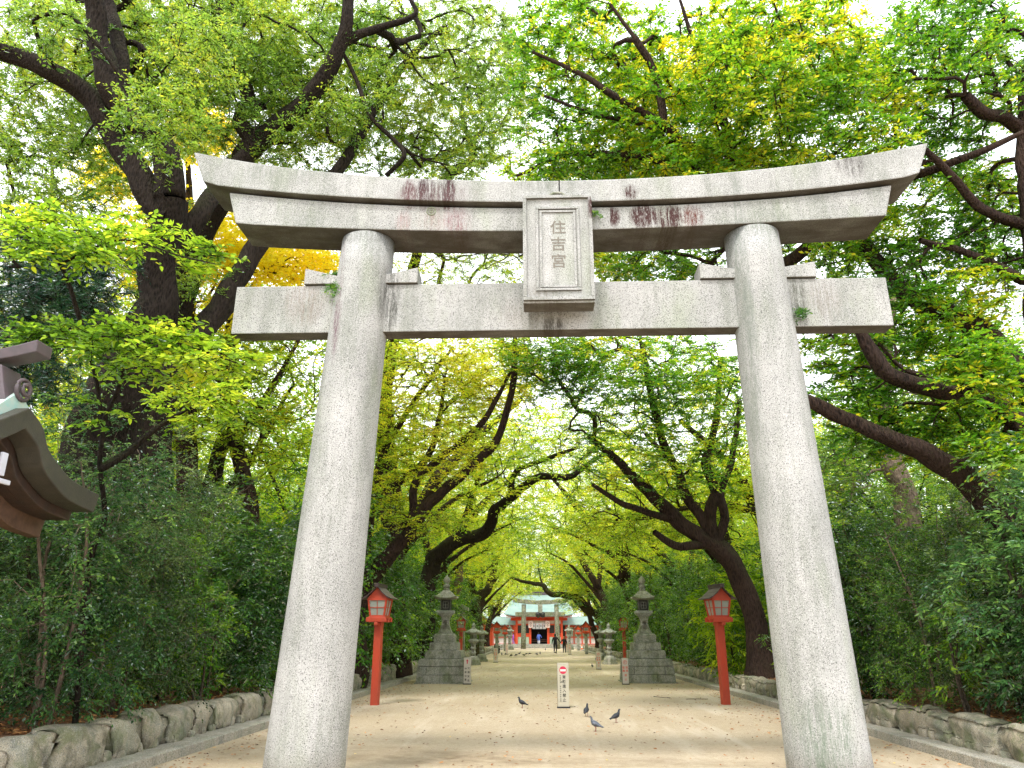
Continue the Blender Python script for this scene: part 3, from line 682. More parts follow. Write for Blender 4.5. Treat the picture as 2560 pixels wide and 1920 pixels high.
# ================================================================ SHRINE GATE
def zp(zx, zy, Y): return at(1160+zx/6.144, 1440+zy/6.144, Y)
gx = (zp(820, 800, 124)[0]+zp(1490, 800, 124)[0])/2
g = thing('shrine_gate', 'vermilion shrine gate building with pale green copper roof at the end of the path', 'shrine gate', (gx, 124, 0))
b = MB()
for k in range(4): b.box(-6.4, 6.4, -4.6+.38*k, 6, -.05+.0, .14*(k+1)) if k == 3 else b.box(-6.4-.2*(3-k), 6.4+.2*(3-k), -4.6+.38*k, -4.6+.38*(k+1)-.003, -.05, .14*(k+1))
b.build('steps', M['kerb'], g, bevel=.01)
hw = 3.52   # half width of the red front
for x in (-hw, -1.42, 1.42, hw, -2.45, 2.45):
    b = MB(); w = .17 if abs(x) != 2.45 else .07; b.box(x-w, x+w, -w, w, .56, 4.5); b.build('pillar', M['red_far'], g, bevel=.02)
for z0, z1, y in ((4.05, 4.45, .21), (3.35, 3.55, .20), (2.0, 2.14, .10)):
    b = MB()
    if z0 > 3: b.box(-hw-.9 if z0 > 4 else -hw, hw+.9 if z0 > 4 else hw, -y, y, z0, z1)
    else: b.box(-hw, -1.45, -y, y, z0, z1); b.box(1.45, hw, -y, y, z0, z1)
    b.build('beam', M['red_far'], g, bevel=.01)
b = MB(); b.box(-hw, hw, .03, .1, 3.56, 4.04); b.build('white_panel', M['white'], g)
for s in (-1, 1):
    b = MB(); b.box(min(s*1.6, s*hw), max(s*1.6, s*hw), .06, .12, 2.15, 3.34); b.build('window', M['iron'], g)
    b = MB(); b.box(min(s*1.6, s*hw), max(s*1.6, s*hw), .0, .05, 1.62, 1.99); b.build('red_panel', M['red_far'], g)
    b = MB(); b.box(min(s*1.6, s*hw), max(s*1.6, s*hw), .05, .1, .6, 1.6); lp = b.build('lattice_panel', M['white'], g)
    l = MB()
    for k in range(14): x = s*(1.64+k*.135); l.box(x-.03, x+.03, .0, .055, .6, 1.6)
    l.build('lattice', M['green_lattice'], lp)
b = MB(); b.box(-1.25, 1.25, 2.4, 2.5, .56, 3.4); b.build('doorway', M['dark'], g)
b = MB(); b.box(-1.25, 1.25, 1.0, 1.1, 1.15, 1.25); b.box(-1.25, 1.25, 1.0, 1.1, .9, 1.0); b.build('inner_rail', M['wood'], g)
for k in range(4):
    x = -.82+k*.545; b = MB(); b.rings([[(x-.24+.48*i/8, -.30-.02*math.sin(i*1.9), z) for i in range(9)] for z in (2.78, 3.72)], cap=False, closed=False); c_ = b.build('door_curtain', M['white_cloth'], g)
    c_.modifiers.new('solid', 'SOLIDIFY').thickness = .01
    m = MB(); disc(m, x, 3.22, .11, -.335, r0=.06); disc(m, x, 3.22, .03, -.335); m.build('crest', M['textblack'] if k % 2 else M['rust'], c_)
for s in (-1, 1):
    b = MB(); b.box(s*1.32-.36, s*1.32+.36, -.75, -.35, 2.95, 4.0); lb = b.build('hanging_paper_lantern', plain('blush_paper', (.80,.62,.55), .7, .1, 8), g, bevel=.02)
    m = MB(); disc(m, s*1.32, 3.62, .16, -.755, r0=.10); disc(m, s*1.32, 3.25, .12, -.755, r0=.08); m.build('crest', M['rust'], lb)
# main roof: irimoya, concave slopes
def roof_mesh(mb, hx, y0, y1, ez, rz_, flare, th, hxr, rows=8, cols=24):
    """hx eave half length, y0 front eave, y1 ridge line; th thickness"""
    for side in (1, -1):
        top = []
        for r_ in range(rows+1):
            v = r_/rows; row = []
            for c_ in range(cols+1):
                u = -1+2*c_/cols; x = u*(hx+(hxr-hx)*v); y = y0+(y1-y0)*v if side == 1 else 2*y1-(y0+(y1-y0)*v)
                z = ez+(rz_-ez)*(v**1.35)+flare*(abs(u)**4)*(1-v)**2
                row.append((x, y, z))
            top.append(row)
        n = cols+1; vs = [p for row in top for p in row]; N = len(vs)
        vs += [(p[0], p[1], p[2]-th) for p in vs[:N]]
        fs = []
        for r_ in range(rows):
            for c_ in range(cols):
                a = r_*n+c_; fs.append((a, a+1, a+n+1, a+n)); fs.append((N+a, N+a+n, N+a+n+1, N+a+1))
        for c_ in range(cols): fs.append((c_, N+c_, N+c_+1, c_+1))
        for r_ in range(rows): a = r_*n; fs.append((a, a+n, N+a+n, N+a)); a += cols; fs.append((a, N+a, N+a+n, a+n))
        mb.add(vs, fs)
r = MB(); roof_mesh(r, 5.5, -1.6, 3.4, 4.75, 8.2, .35, .16, 4.3); rf = r.build('roof', M['patina'], g)
r = MB(); r.box(-4.45, 4.45, 3.2, 3.6, 8.1, 8.5); r.box(-4.6, 4.6, 3.15, 3.65, 8.502, 8.6); r.build('ridge', M['ridge'], rf)
r = MB(); roof_mesh(r, 5.2, -1.35, 3.0, 4.50, 7.0, .3, .08, 4.0); r.build('eave_boards', M['red_far'], g)
b = MB()
for k in range(34): x = -5+k*.303; b.box(x-.045, x+.045, -1.5, -.3, 4.44, 4.53)
b.build('rafters', M['red_far'], g)
# back hall with layered ridge
h = thing('main_hall', 'pale roofed hall seen above the ridge of the shrine gate', 'shrine hall', (gx+.2, 150, 0))
b = MB(); b.box(-5, 5, -3, 3, 0, 6); b.build('wall', M['red_far'], h); r = MB(); roof_mesh(r, 4.6, -3.4, 0, 6.0, 10.0, .5, .2, 2.4); r.build('roof', M['patina'], h)
r = MB(); r.box(-2.5, 2.5, -.3, .3, 9.9, 10.4); r.build('ridge', M['ridge'], h)
# side galleries
def gallery(label, x0, x1, Y, zb=.0):
    o = thing('side_gallery', label, 'gallery', ((x0+x1)/2, Y, 0)); hx = (x1-x0)/2
    b = MB(); b.box(-hx, hx, .3, .45, .5, 3.4); b.build('wall', M['white'], o)
    b = MB()
    for x in np.linspace(-hx, hx, 6): b.box(x-.09, x+.09, .1, .28, 0, 3.4)
    b.build('pillars', M['red_far'], o)
    b = MB(); b.box(-hx, hx, .12, .27, 3.1, 3.4); b.box(-hx, hx, .14, .26, 1.5, 1.65); b.box(-hx, hx, .13, .27, .5, .62); b.build('beam', M['red_far'], o)
    l = MB()
    for x in np.arange(-hx+.15, hx-.1, .16): l.box(x-.035, x+.035, .16, .22, 1.66, 2.9)
    l.build('lattice', M['green_lattice'], o)
    b = MB(); b.box(-hx, hx, -.2, .6, 0, .5); b.build('base', M['kerb'], o)
    r = MB(); roof_mesh(r, hx+.5, -1.1, .9, 3.45, 4.7, .1, .12, hx+.4); r.build('roof', M['patina'], o)
    return o
gallery('low gallery with pale green roof and lattice windows left of the shrine gate', gx-10.5, gx-4.2, 125)
gallery('low gallery with pale green roof and lattice windows right of the shrine gate', gx+4.2, gx+10.5, 125)
# small gabled hall at the left
p = zp(440, 700, 108); o = thing('gabled_pavilion', 'red gabled pavilion with curved roof left of the shrine gate', 'pavilion', (p[0]-1.9, 110, 0))
b = MB(); b.box(-1.8, 1.8, 0, 3, 0, 3.2); b.build('wall', M['red_far'], o)
xs = np.linspace(-2.7, 2.7, 17)
def zc(x): return 3.3+1.5*(1-abs(x)/2.7)**1.5
b = MB(); b.prism([(-2, 3.1), (2, 3.1)]+[(x*.85, zc(x)-.1) for x in xs[::-1]], 'y', -.02, 3); b.build('gable', M['red_far'], o)
b = MB(); b.rings([[(x, -.9, zc(x)-.08), (x, 3.5, zc(x)-.08), (x, 3.5, zc(x)+.06), (x, -.9, zc(x)+.06)] for x in xs]); b.build('roof', M['patina'], o)
b = MB(); b.box(.75, 1.15, -.05, -.01, .6, 2.8); b.build('banner', M['purple'], o)
b = MB(); b.box(-.4, .4, -.06, -.005, .5, 2.4); b.build('lattice', M['green_lattice'], o)
# traffic cone
p = zp(1812, 1115, 100); o = thing('traffic_cone', 'orange and white traffic cone near the right end of the path', 'traffic cone', (p[0], 100, 0))
b = MB(); b.box(-.22, .22, -.22, .22, 0, .04); b.build('base', M['cone'], o); b = MB(); b.lathe([(.17, .04), (.12, .28)], n=14); b.lathe([(.085, .45), (.03, .72)], n=14); b.build('cone', M['cone'], o, smooth=False)
b = MB(); b.lathe([(.1205, .281), (.086, .449)], n=14); b.build('white_band', M['white'], o)
# ================================================================ PURIFICATION PAVILION (left edge)
def onX(px, py, X):
    r = FW + RT*(px-1280)/F - UP*(py-960)/F
    return EYE + r*(X/r[0])
GX = -5.1; ap = onX(75, 1020, GX); ay, az = ap[1], ap[2]
o = thing('washing_pavilion', 'aged copper-roofed pavilion whose gable juts in at the left edge', 'pavilion', (-7.2, ay, 0))
far = [(0, az)]+[(onX(a, b, GX)[1]-ay, onX(a, b, GX)[2]) for a, b in ((102,1065),(121,1119),(145,1158),(187,1204),(250,1237))]
far[1] = (far[1][0]+.04, far[1][1])
_f = np.array(far); _o = []
for _i in range(len(_f)-1):
    _p0 = _f[max(_i-1, 0)]; _p1 = _f[_i]; _p2 = _f[_i+1]; _p3 = _f[min(_i+2, len(_f)-1)]
    for _t in (0, .25, .5, .75): _o.append(tuple(.5*((2*_p1)+(-_p0+_p2)*_t+(2*_p0-5*_p1+4*_p2-_p3)*_t*_t+(-_p0+3*_p1-3*_p2+_p3)*_t**3)))
far = _o+[tuple(_f[-1])]
_nd = np.linspace(0, 1, len(far)); near = [(-1.39*u, az-(.92*u-.26*u*u)*1.0) for u in _nd]
def prof(off): return [(d, z-off) for d, z in near[::-1]]+[(d, z-off) for d, z in far[1:]]
P0 = prof(0)
def shell(mb, x0, x1, o0, o1, trim=0):
    A, B = prof(o0), prof(o1)
    if trim: A = A[trim:-trim]; B = B[trim:-trim]
    mb.rings([[(x0, ay+a[0], a[1]), (x1, ay+a[0], a[1]), (x1, ay+b[0]*.96, b[1]), (x0, ay+b[0]*.96, b[1])] for a, b in zip(A, B)])
m = MB()
def hump(off): return [(d_, z_+.15*math.exp(-(d_/.42)**2)) for d_, z_ in prof(off)]
for x0_, x1_ in ((-9.4, GX-.14),):
    A, B = hump(-.012), prof(.05); m.rings([[(x0_, ay+p_[0], p_[1]), (x1_, ay+p_[0], p_[1]), (x1_, ay+q_[0], q_[1]), (x0_, ay+q_[0], q_[1])] for p_, q_ in zip(A, B)])
m.build('roof', M['patina_l'], o, world=True)
m = MB(); shell(m, GX-.26, GX, -.002, .215); m.build('verge', M['copper'], o, world=True, bevel=.012)
m = MB(); shell(m, GX-.44, GX-.27, .08, .31); m.build('bargeboard', M['rust'], o, world=True, bevel=.01)
m = MB(); shell(m, -9.3, GX-.45, .06, .30); m.build('soffit', M['rust'], o, world=True)
m = MB(); shell(m, GX-.72, GX-.58, .22, .50); m.build('eave_board', M['wood'], o, world=True, bevel=.01)
m = MB(); xs = np.linspace(-9.2, -5.08, 22)
m.rings([[(x, ay-.11, az+.43+.16*max(0, (x+6.3)/1.3)**2.2), (x, ay+.13, az+.43+.16*max(0, (x+6.3)/1.3)**2.2), (x, ay+.13, az+.52+.20*max(0, (x+6.3)/1.3)**2.2), (x, ay-.13, az+.52+.20*max(0, (x+6.3)/1.3)**2.2)] for x in xs]); m.build('ridge', M['ridge'], o, world=True, bevel=.01)
m = MB(); m.box(-9.2, -5.51, ay-.10, ay+.10, az-.05, az+.42); m.prism([(-5.50, az+.04), (-5.26, az+.04), (-5.33, az+.24), (-5.38, az+.42), (-5.50, az+.42)], 'y', ay-.15, ay+.15); rd = m.build('ridge_end', M['ridge'], o, world=True, bevel=.012)
m = MB()
for rr in (.105, .055): m.tube([(-5.23+.03*(rr < .1), ay+.03+rr*math.cos(a), az+.20+rr*math.sin(a)) for a in np.linspace(0, 2*math.pi, 18)], .022, 6)
m.build('scroll', M['ridge'], o, world=True, smooth=True)
m = MB(); q = onX(20, 1140, GX-.1); q = onX(6, 1160, GX+.02); q2 = onX(12, 1205, GX+.02); m.cbox((GX+.02, q[1], q[2]), (.03, .08, .22)); m.cbox((GX+.02, q2[1]-.02, q2[2]), (.03, .16, .045)); m.box(GX-.5, GX+.004, q[1]-.03, q[1]+.03, q[2]-.03, q[2]+.03); m.build('metal_bracket', M['plastic'], o, world=True, bevel=.006)
m = MB()
for y in (ay-1.0, ay+1.0): m.box(-9.2, -6.1, y-.07, y+.07, 2.45, 2.62)
for x in (-8.8, -6.3): m.box(x-.07, x+.07, ay-1.1, ay+1.1, 2.63, 2.80); m.box(x-.05, x+.05, ay-.08, ay+.08, 2.8, az-.1)
m.build('beam', M['wood'], o, world=True)
for x in (-8.8, -6.3):
    for y in (ay-1.0, ay+1.0): m = MB(); m.box(x-.09, x+.09, y-.09, y+.09, -.05, 2.449); m.build('post', M['wood'], o, world=True)

# ================================================================ PIGEONS
def pigeon(name, label, loc, rz, body, wing, pose='up', sc=.70, group='pigeons on the sandy path'):
    o = thing(name, label, 'pigeon', loc, rz, group); o.scale = (sc,)*3
    if pose == 'up': R_ = [(-.185,.085,.010,.004),(-.15,.10,.024,.012),(-.11,.125,.034,.022),(-.05,.150,.056,.052),(.01,.170,.066,.068),(.06,.195,.058,.062),(.09,.235,.036,.038),(.10,.27,.026,.028),(.105,.30,.026,.026),(.122,.322,.024,.020),(.142,.318,.013,.012),(.152,.312,.006,.006),(.172,.304,.002,.002)]
    else: R_ = [(-.21,.15,.006,.004),(-.17,.155,.022,.010),(-.11,.16,.034,.022),(-.05,.165,.056,.052),(.01,.165,.066,.066),(.06,.155,.058,.060),(.10,.125,.036,.038),(.12,.095,.026,.028),(.135,.07,.026,.026),(.15,.055,.022,.020),(.16,.040,.013,.012),(.168,.028,.006,.006),(.176,.010,.002,.002)]
    pts = [Vector((x, 0, z)) for x, z, a, b in R_]; rs = []
    for i, p in enumerate(pts):
        t = (pts[min(i+1, len(pts)-1)]-pts[max(i-1, 0)]).normalized(); up = Vector((0,1,0)).cross(t)
        rs.append([p+Vector((0,1,0))*R_[i][2]*math.cos(2*math.pi*k/12)+up*R_[i][3]*math.sin(2*math.pi*k/12) for k in range(12)])
    b = MB(); b.rings(rs); b.build('body', body, o, smooth=True)
    for s in (-1, 1):
        w = MB(); w.rings([[(x, s*(yy), z+h), (x, s*(yy+.012), z), (x, s*(yy-.004), z-h*.8), (x, s*(yy-.02), z)] for x, yy, z, h in ((.07,.052,.19,.012),(.03,.066,.175,.045),(-.03,.062,.155,.045),(-.09,.046,.132,.03),(-.15,.026,.112,.014),(-.20,.012,.10,.004))]) if pose == 'up' else w.rings([[(x, s*(yy), z+h), (x, s*(yy+.012), z), (x, s*(yy-.004), z-h*.8), (x, s*(yy-.02), z)] for x, yy, z, h in ((.07,.052,.165,.012),(.03,.066,.17,.045),(-.03,.062,.168,.045),(-.09,.046,.165,.03),(-.15,.026,.16,.014),(-.20,.012,.156,.004))])
        w.build('wing', wing, o, smooth=True)
        l = MB(); l.tube([(.01, s*.028, .12), (.0, s*.028, .06), (.012, s*.03, .006)], [.010, .006, .005], 5)
        for a in (-.5, 0, .5, math.pi): l.tube([(.012, s*.03, .005), (.012+.035*math.cos(a), s*.03+.035*math.sin(a), .003)], [.004, .002], 4)
        l.build('leg', M['leg'], o)
    return o
def gp(px, py): p = onground(px, py); return (p[0], p[1], .008)
pg1 = pigeon('pigeon', 'dark pigeon facing left, just left of the no-entry sign', gp(1306, 1771), R(172), M['pigeon'], M['wing_d'])
pg2 = dup(pg1, gp(1466, 1792), R(70), 'dark pigeon seen from behind, right of the no-entry sign')
pg3 = dup(pg1, gp(1540, 1808), R(28), 'dark pigeon facing right, farthest right of the near four')
pg4 = pigeon('pigeon', 'grey pigeon with a white-barred wing, nearest of the four pigeons', gp(1490, 1830), R(160), M['pigeon_g'], M['wing_g'])
dup(pg1, gp(1481, 1671), R(100), 'lone dark pigeon near the middle parking-ban sign')
pd = pigeon('pigeon', 'far pigeon pecking', gp(1278, 1643), R(180), M['pigeon'], M['wing_d'], 'down')
first = True
for i, (zx, zy, dn, a) in enumerate([(580,1225,0,90),(640,1215,1,0),(725,1245,1,180),(800,1240,1,200),(850,1218,0,20),(918,1240,1,30),(960,1222,1,180),(1010,1217,1,180),(1115,1224,1,10),(1170,1212,0,90),(1250,1150,0,70),(1405,1200,1,0),(450,1212,0,90),(532,1203,0,60)]):
    x, y = 1160+zx/6.144, 1440+zy/6.144; lab = 'small dark pigeon feeding in the distant flock before the old gateway'
    if i == 10: lab = 'distant pigeon alone left of the walking couple'
    if i == 11: lab = 'distant pigeon at the feet of the walking couple'
    loc = gp(x, y)
    if i == 1: pd.location = loc; pd['label'] = lab; continue
    dup(pd if dn else pg1, loc, R(a), lab, .9)

# ================================================================ PEOPLE (skin-modifier figures)
def skin_fig(name, nodes, edges, mat, parent, sub=2):
    me = bpy.data.meshes.new(name); keys = list(nodes); me.from_pydata([nodes[k][:3] for k in keys], [(keys.index(a), keys.index(b)) for a, b in edges], [])
    o = bpy.data.objects.new(name, me); link(o, parent); me.materials.append(mat)
    mod = o.modifiers.new('skin', 'SKIN'); sv = me.skin_vertices[0].data
    for i, k in enumerate(keys):
        r = nodes[k][3]; sv[i].radius = tuple(q*1.35 for q in r) if hasattr(r, '__len__') else (r*1.38, r*1.38); sv[i].use_root = (i == 0)
    s = o.modifiers.new('sub', 'SUBSURF'); s.levels = sub; s.render_levels = sub; return o
def cloth_mat(name, zs, top, bottom=None):
    t = NT(name); z = t.sep()[2]; n = t.noise(12, 4)
    c = t.mix(t.math('GREATER_THAN', z, zs), top, (.5,.31,.22))
    if bottom: c = t.mix(t.math('GREATER_THAN', bottom[0], z), c, bottom[1])
    c = t.mix(t.math('MULTIPLY', n, .3), c, (.01,.01,.012)); return t.pbr(c, .85, t.bump(n, .4, .02))
def walker(name, label, loc, rz, h=1.75, mat=None, reach=1, hairm=None, longhair=False, hand_to=None, group=None):
    k = h/1.75; o = thing(name, label, 'person', loc, rz, group); o.scale = (k,)*3
    N = {'pel':(0,0,.95,(.15,.11)), 'wai':(0,-.01,1.10,(.135,.10)), 'che':(0,-.01,1.30,(.17,.11)), 'nk':(0,0,1.47,.055), 'nk2':(0,.01,1.52,.05),
         'hd':(0,.02,1.60,(.075,.085)), 'hd2':(0,.02,1.69,(.07,.08)),
         'hl':(-.10,0,.88,.095), 'kl':(-.11,.10,.50,.062), 'al':(-.11,.02,.09,.042), 'fl':(-.12,.14,.035,.035),
         'hr':(.10,0,.88,.095), 'kr':(.11,-.02,.50,.062), 'ar':(.11,-.22,.12,.042), 'fr':(.12,-.12,.04,.035),
         'sl':(-.18,0,1.40,.065), 'el':(-.27,-.02,1.14,.05), 'wl':(-.31,.06,.92,.035), 'xl':(-.32,.08,.83,.032),
         'sr':(.19,0,1.40,.06), 'er':(.34,0,1.20,.042), 'wr':(.47,.02,1.02,.03), 'xr':(.53,.03,.95,.03)}
    if reach < 0: N = {a: (-v[0], *v[1:]) for a, v in N.items()}
    E_ = [('pel','wai'),('wai','che'),('che','nk'),('nk','nk2'),('nk2','hd'),('hd','hd2'),('pel','hl'),('hl','kl'),('kl','al'),('al','fl'),('pel','hr'),('hr','kr'),('kr','ar'),('ar','fr'),
          ('che','sl'),('sl','el'),('el','wl'),('wl','xl'),('che','sr'),('sr','er'),('er','wr'),('wr','xr')]
    skin_fig('body', N, E_, mat, o)
    hb = MB(); hb.lathe([(.02, 1.80), (.075, 1.775), (.10, 1.71), (.10, 1.63), (.088, 1.56), (.07, 1.50 if not longhair else 1.38), (.03, 1.48 if not longhair else 1.34)], c=(0, -.005, 0), n=14)
    hb.build('hair', hairm, o, smooth=True); return o
DK = cloth_mat('dark_outfit', 1.50, (.012,.012,.016), (.14, (.35,.33,.32)))
DK2 = cloth_mat('black_outfit', 1.50, (.008,.008,.010))
walker('person', 'man in dark sweater and trousers walking away, reaching for his companion', (1.78, 84.5, 0), R(-4), 1.86, DK, 1, M['hair_d'])
walker('person', 'woman in black with auburn hair walking away beside the man', (2.72, 84.2, 0), R(4), 1.62, DK2, -1, M['hair_l'], True)
# seated / crouching person at the left kerb
p = onground(1222, 1633); o = thing('person', 'person in black sitting hunched on the left kerb', 'person', (KL+.1, 84, 0), R(20))
N = {'pel':(0,0,.42,(.17,.15)), 'wai':(.06,-.02,.62,(.15,.13)), 'che':(.16,-.05,.85,(.18,.13)), 'nk':(.28,-.07,.98,.06), 'hd':(.36,-.08,1.06,.09), 'hd2':(.40,-.09,1.14,.085),
     'hl':(.06,.1,.40,.10), 'kl':(.46,.14,.50,.075), 'al':(.42,.14,.09,.05), 'fl':(.55,.15,.035,.04), 'hr':(.06,-.12,.40,.10), 'kr':(.46,-.16,.48,.075), 'ar':(.44,-.16,.09,.05), 'fr':(.57,-.17,.035,.04),
     'sl':(.18,.15,.90,.065), 'el':(.34,.2,.66,.048), 'wl':(.54,.12,.58,.035), 'sr':(.18,-.24,.90,.065), 'er':(.34,-.26,.66,.048), 'wr':(.54,-.12,.58,.035)}
skin_fig('body', N, [('pel','wai'),('wai','che'),('che','nk'),('nk','hd'),('hd','hd2'),('pel','hl'),('hl','kl'),('kl','al'),('al','fl'),('pel','hr'),('hr','kr'),('kr','ar'),('ar','fr'),('che','sl'),('sl','el'),('el','wl'),('che','sr'),('sr','er'),('er','wr')], M['cloth'], o)
hb = MB(); hb.lathe([(.02, 1.24), (.09, 1.20), (.105, 1.12), (.09, 1.04), (.04, 1.0)], c=(.37, -.08, 0), n=12); hb.build('hair', M['hair_d'], o, smooth=True)
b = MB(); b.box(-.25, .22, -.25, .25, .0, .28); s_ = b.build('kerb_block', M['kerb'], None); s_.location = (KL+.1, 84, .0); s_.rotation_euler = (0, 0, R(20)); tag(s_, 'low stone block under the seated person', 'stone block')
# visitors at the gate
bl = cloth_mat('blue_kimono', 1.5, (.10,.17,.62), (.55, (.75,.75,.80))); pu = cloth_mat('purple_kimono', 1.5, (.42,.10,.55), (.6, (.45,.25,.60)))
p = zp(1150, 1000, 122.3); walker('person', 'person in blue and white standing in the gate opening', (p[0], 123.3, .56), 0, 1.66, bl, 1, M['hair_d'])
p = zp(752, 1010, 119.2); walker('person', 'person in a purple kimono standing left of the gate steps', (p[0], 120.9, .56), R(90), 1.6, pu, 1, M['hair_d'])
# ================================================================ TREES
def catmull(P, step):
    P = np.array(P, float)
    if len(P) == 2: P = np.array([P[0], (P[0]+P[1])/2, P[1]])
    out = []; Q = np.vstack([2*P[0]-P[1], P, 2*P[-1]-P[-2]])
    for i in range(1, len(Q)-2):
        p0, p1, p2, p3 = Q[i-1:i+3]; n = max(2, int(np.linalg.norm((p2-p1)[:3])/step)+1)
        for k in range(n):
            t = k/n; out.append(.5*((2*p1)+(-p0+p2)*t+(2*p0-5*p1+4*p2-p3)*t*t+(-p0+3*p1-3*p2+p3)*t**3))
    out.append(Q[-2]); return np.array(out)
class Skel:
    def __init__(s, cap=60000):
        s.P = np.zeros((cap, 3)); s.D = np.zeros((cap, 3)); s.r = np.zeros(cap); s.par = np.full(cap, -1, int); s.w = np.zeros(cap); s.n = 0; s.ch = []; s.hand = set()
    def add(s, p, d, r, par):
        k = s.n; s.P[k] = p; s.D[k] = d; s.r[k] = r; s.par[k] = par; s.n += 1; return k
    def limb(s, pts, step=.22, gn=.35, join=True):
        """pts rows x,y,z,r"""
        C = catmull(pts, step); par = -1
        if s.n and join:
            d = np.linalg.norm(s.P[:s.n]-C[0, :3], axis=1); par = int(d.argmin())
        ch = [] if par < 0 else [par]; sd = random.random()*50
        for i, c in enumerate(C):
            t = C[min(i+1, len(C)-1), :3]-C[max(i-1, 0), :3]; t = t/(np.linalg.norm(t)+1e-9)
            j = np.array([noise.noise(Vector((i*min(.35, .045/max(c[3], .01))+sd, 0, k*7.7))) for k in range(3)])*c[3]*gn*min(1, i/3)
            par = s.add(c[:3]+j, t, max(c[3], .006), par); ch.append(par)
        s.ch.append(ch); return ch
    def attach(s, T, bias=.35, arch=.12, step=.32, jit=.05, maxd=9):
        """grow a branch to every target point; returns end directions"""
        T = np.array(T); d0 = np.array([np.min(np.linalg.norm(s.P[:s.n]-t, axis=1)) for t in T]); order = np.argsort(d0); out = []
        for q in order:
            p = T[q]; v = p-s.P[:s.n]; d = np.linalg.norm(v, axis=1)+1e-6
            c = (v*s.D[:s.n]).sum(1)/d; k = int(np.argmin(d*(1-bias*c))); L = d[k]
            if L > maxd or L < .08: out.append((q, s.D[k])); continue
            P0 = s.P[k]; dr = v[k]/L; mid = P0+(s.D[k]*.45+dr*.55)*L*.5+np.array([0, 0, arch*L*.5]); n = max(2, int(L/step)+1); ch = [k]; par = k
            prev = P0
            for i in range(1, n+1):
                t = i/n; x = (1-t)**2*P0+2*(1-t)*t*mid+t*t*p+rng.normal(0, jit*min(L, 1)*.5, 3)*(i < n)
                dd = x-prev; dd /= np.linalg.norm(dd)+1e-9; par = s.add(x, dd, .004, par); ch.append(par); prev = x
            s.w[par] += 1; s.ch.append(ch); out.append((q, s.D[par]))
        D = np.zeros_like(T)
        for q, d in out: D[q] = d
        return D
    def mesh(s, name, mat, parent, k=.0058, pw=.5, rmax=1.0):
        w = s.w.copy()
        for i in range(s.n-1, -1, -1):
            if s.par[i] >= 0: w[s.par[i]] += w[i]
        r = np.maximum(s.r[:s.n], np.minimum(k*np.maximum(w[:s.n], 1)**pw, rmax)); V = []; Fc = []; b = 0; off = np.array(parent.location) if parent else np.zeros(3)
        for ch in s.ch:
            if len(ch) < 2: continue
            P = s.P[ch]; rr = r[ch].copy(); rr[0] = min(rr[0], rr[1]*1.25); R0 = rr.max(); n = 14 if R0 > .2 else 9 if R0 > .07 else 5 if R0 > .018 else 3
            t = np.gradient(P, axis=0); t /= np.linalg.norm(t, axis=1, keepdims=True)+1e-9
            a = np.zeros_like(t); q = np.cross(t[0], [.31, .17, .93]); a[0] = q/(np.linalg.norm(q)+1e-9)
            for i_ in range(1, len(t)):
                q = a[i_-1]-t[i_]*(a[i_-1]@t[i_]); a[i_] = q/(np.linalg.norm(q)+1e-9)
            c = np.cross(t, a)
            th = 2*np.pi*np.arange(n)/n
            lump = 1+(.10*np.sin(3*th[None, :]+np.arange(len(ch))[:, None]*.35)+.06*np.sin(5*th[None, :]-np.arange(len(ch))[:, None]*.6) if R0 > .1 else 0)
            ring = P[:, None, :]+(rr[:, None]*lump)[..., None]*(a[:, None, :]*np.cos(th)[None, :, None]+c[:, None, :]*np.sin(th)[None, :, None])
            V.append(ring.reshape(-1, 3)); m = len(ch); i, j = np.meshgrid(np.arange(m-1), np.arange(n), indexing='ij'); i = i.ravel(); j = j.ravel(); j2 = (j+1) % n
            Fc.append(b+np.stack([i*n+j, i*n+j2, (i+1)*n+j2, (i+1)*n+j], 1)); b += m*n
        return fast_mesh(name, np.concatenate(V)-off, np.concatenate(Fc), mat, parent, smooth=True)
def unit(a): return a/(np.linalg.norm(a, axis=-1, keepdims=True)+1e-9)
def leafgeo(P, D, N, s, wr=.42, fine=True, droop=.12):
    """P base, D direction, N normal, s length -> pointed leaves folded along the midrib"""
    S = unit(np.cross(D, N)); N = np.cross(S, D); s = s[:, None]; K = len(P)
    if fine:
        V = np.stack([P, P+D*s*.32+S*s*wr*.5+N*s*.06, P+D*s*.68+S*s*wr*.40+N*s*.04-N*s*droop*.4, P+D*s-N*s*droop, P+D*s*.68-S*s*wr*.40+N*s*.04-N*s*droop*.4, P+D*s*.32-S*s*wr*.5+N*s*.06], 1)
        Fc = np.arange(K)[:, None]*6; Fc = np.concatenate([Fc+np.array([0,1,2,3]), Fc+np.array([0,3,4,5])], 0); rep = 2
    else:
        V = np.stack([P, P+D*s*.45+S*s*wr*.5, P+D*s-N*s*droop, P+D*s*.45-S*s*wr*.5], 1); Fc = np.arange(K)[:, None]*4+np.array([0,1,2,3]); rep = 1
    return V.reshape(-1, 3), Fc, rep
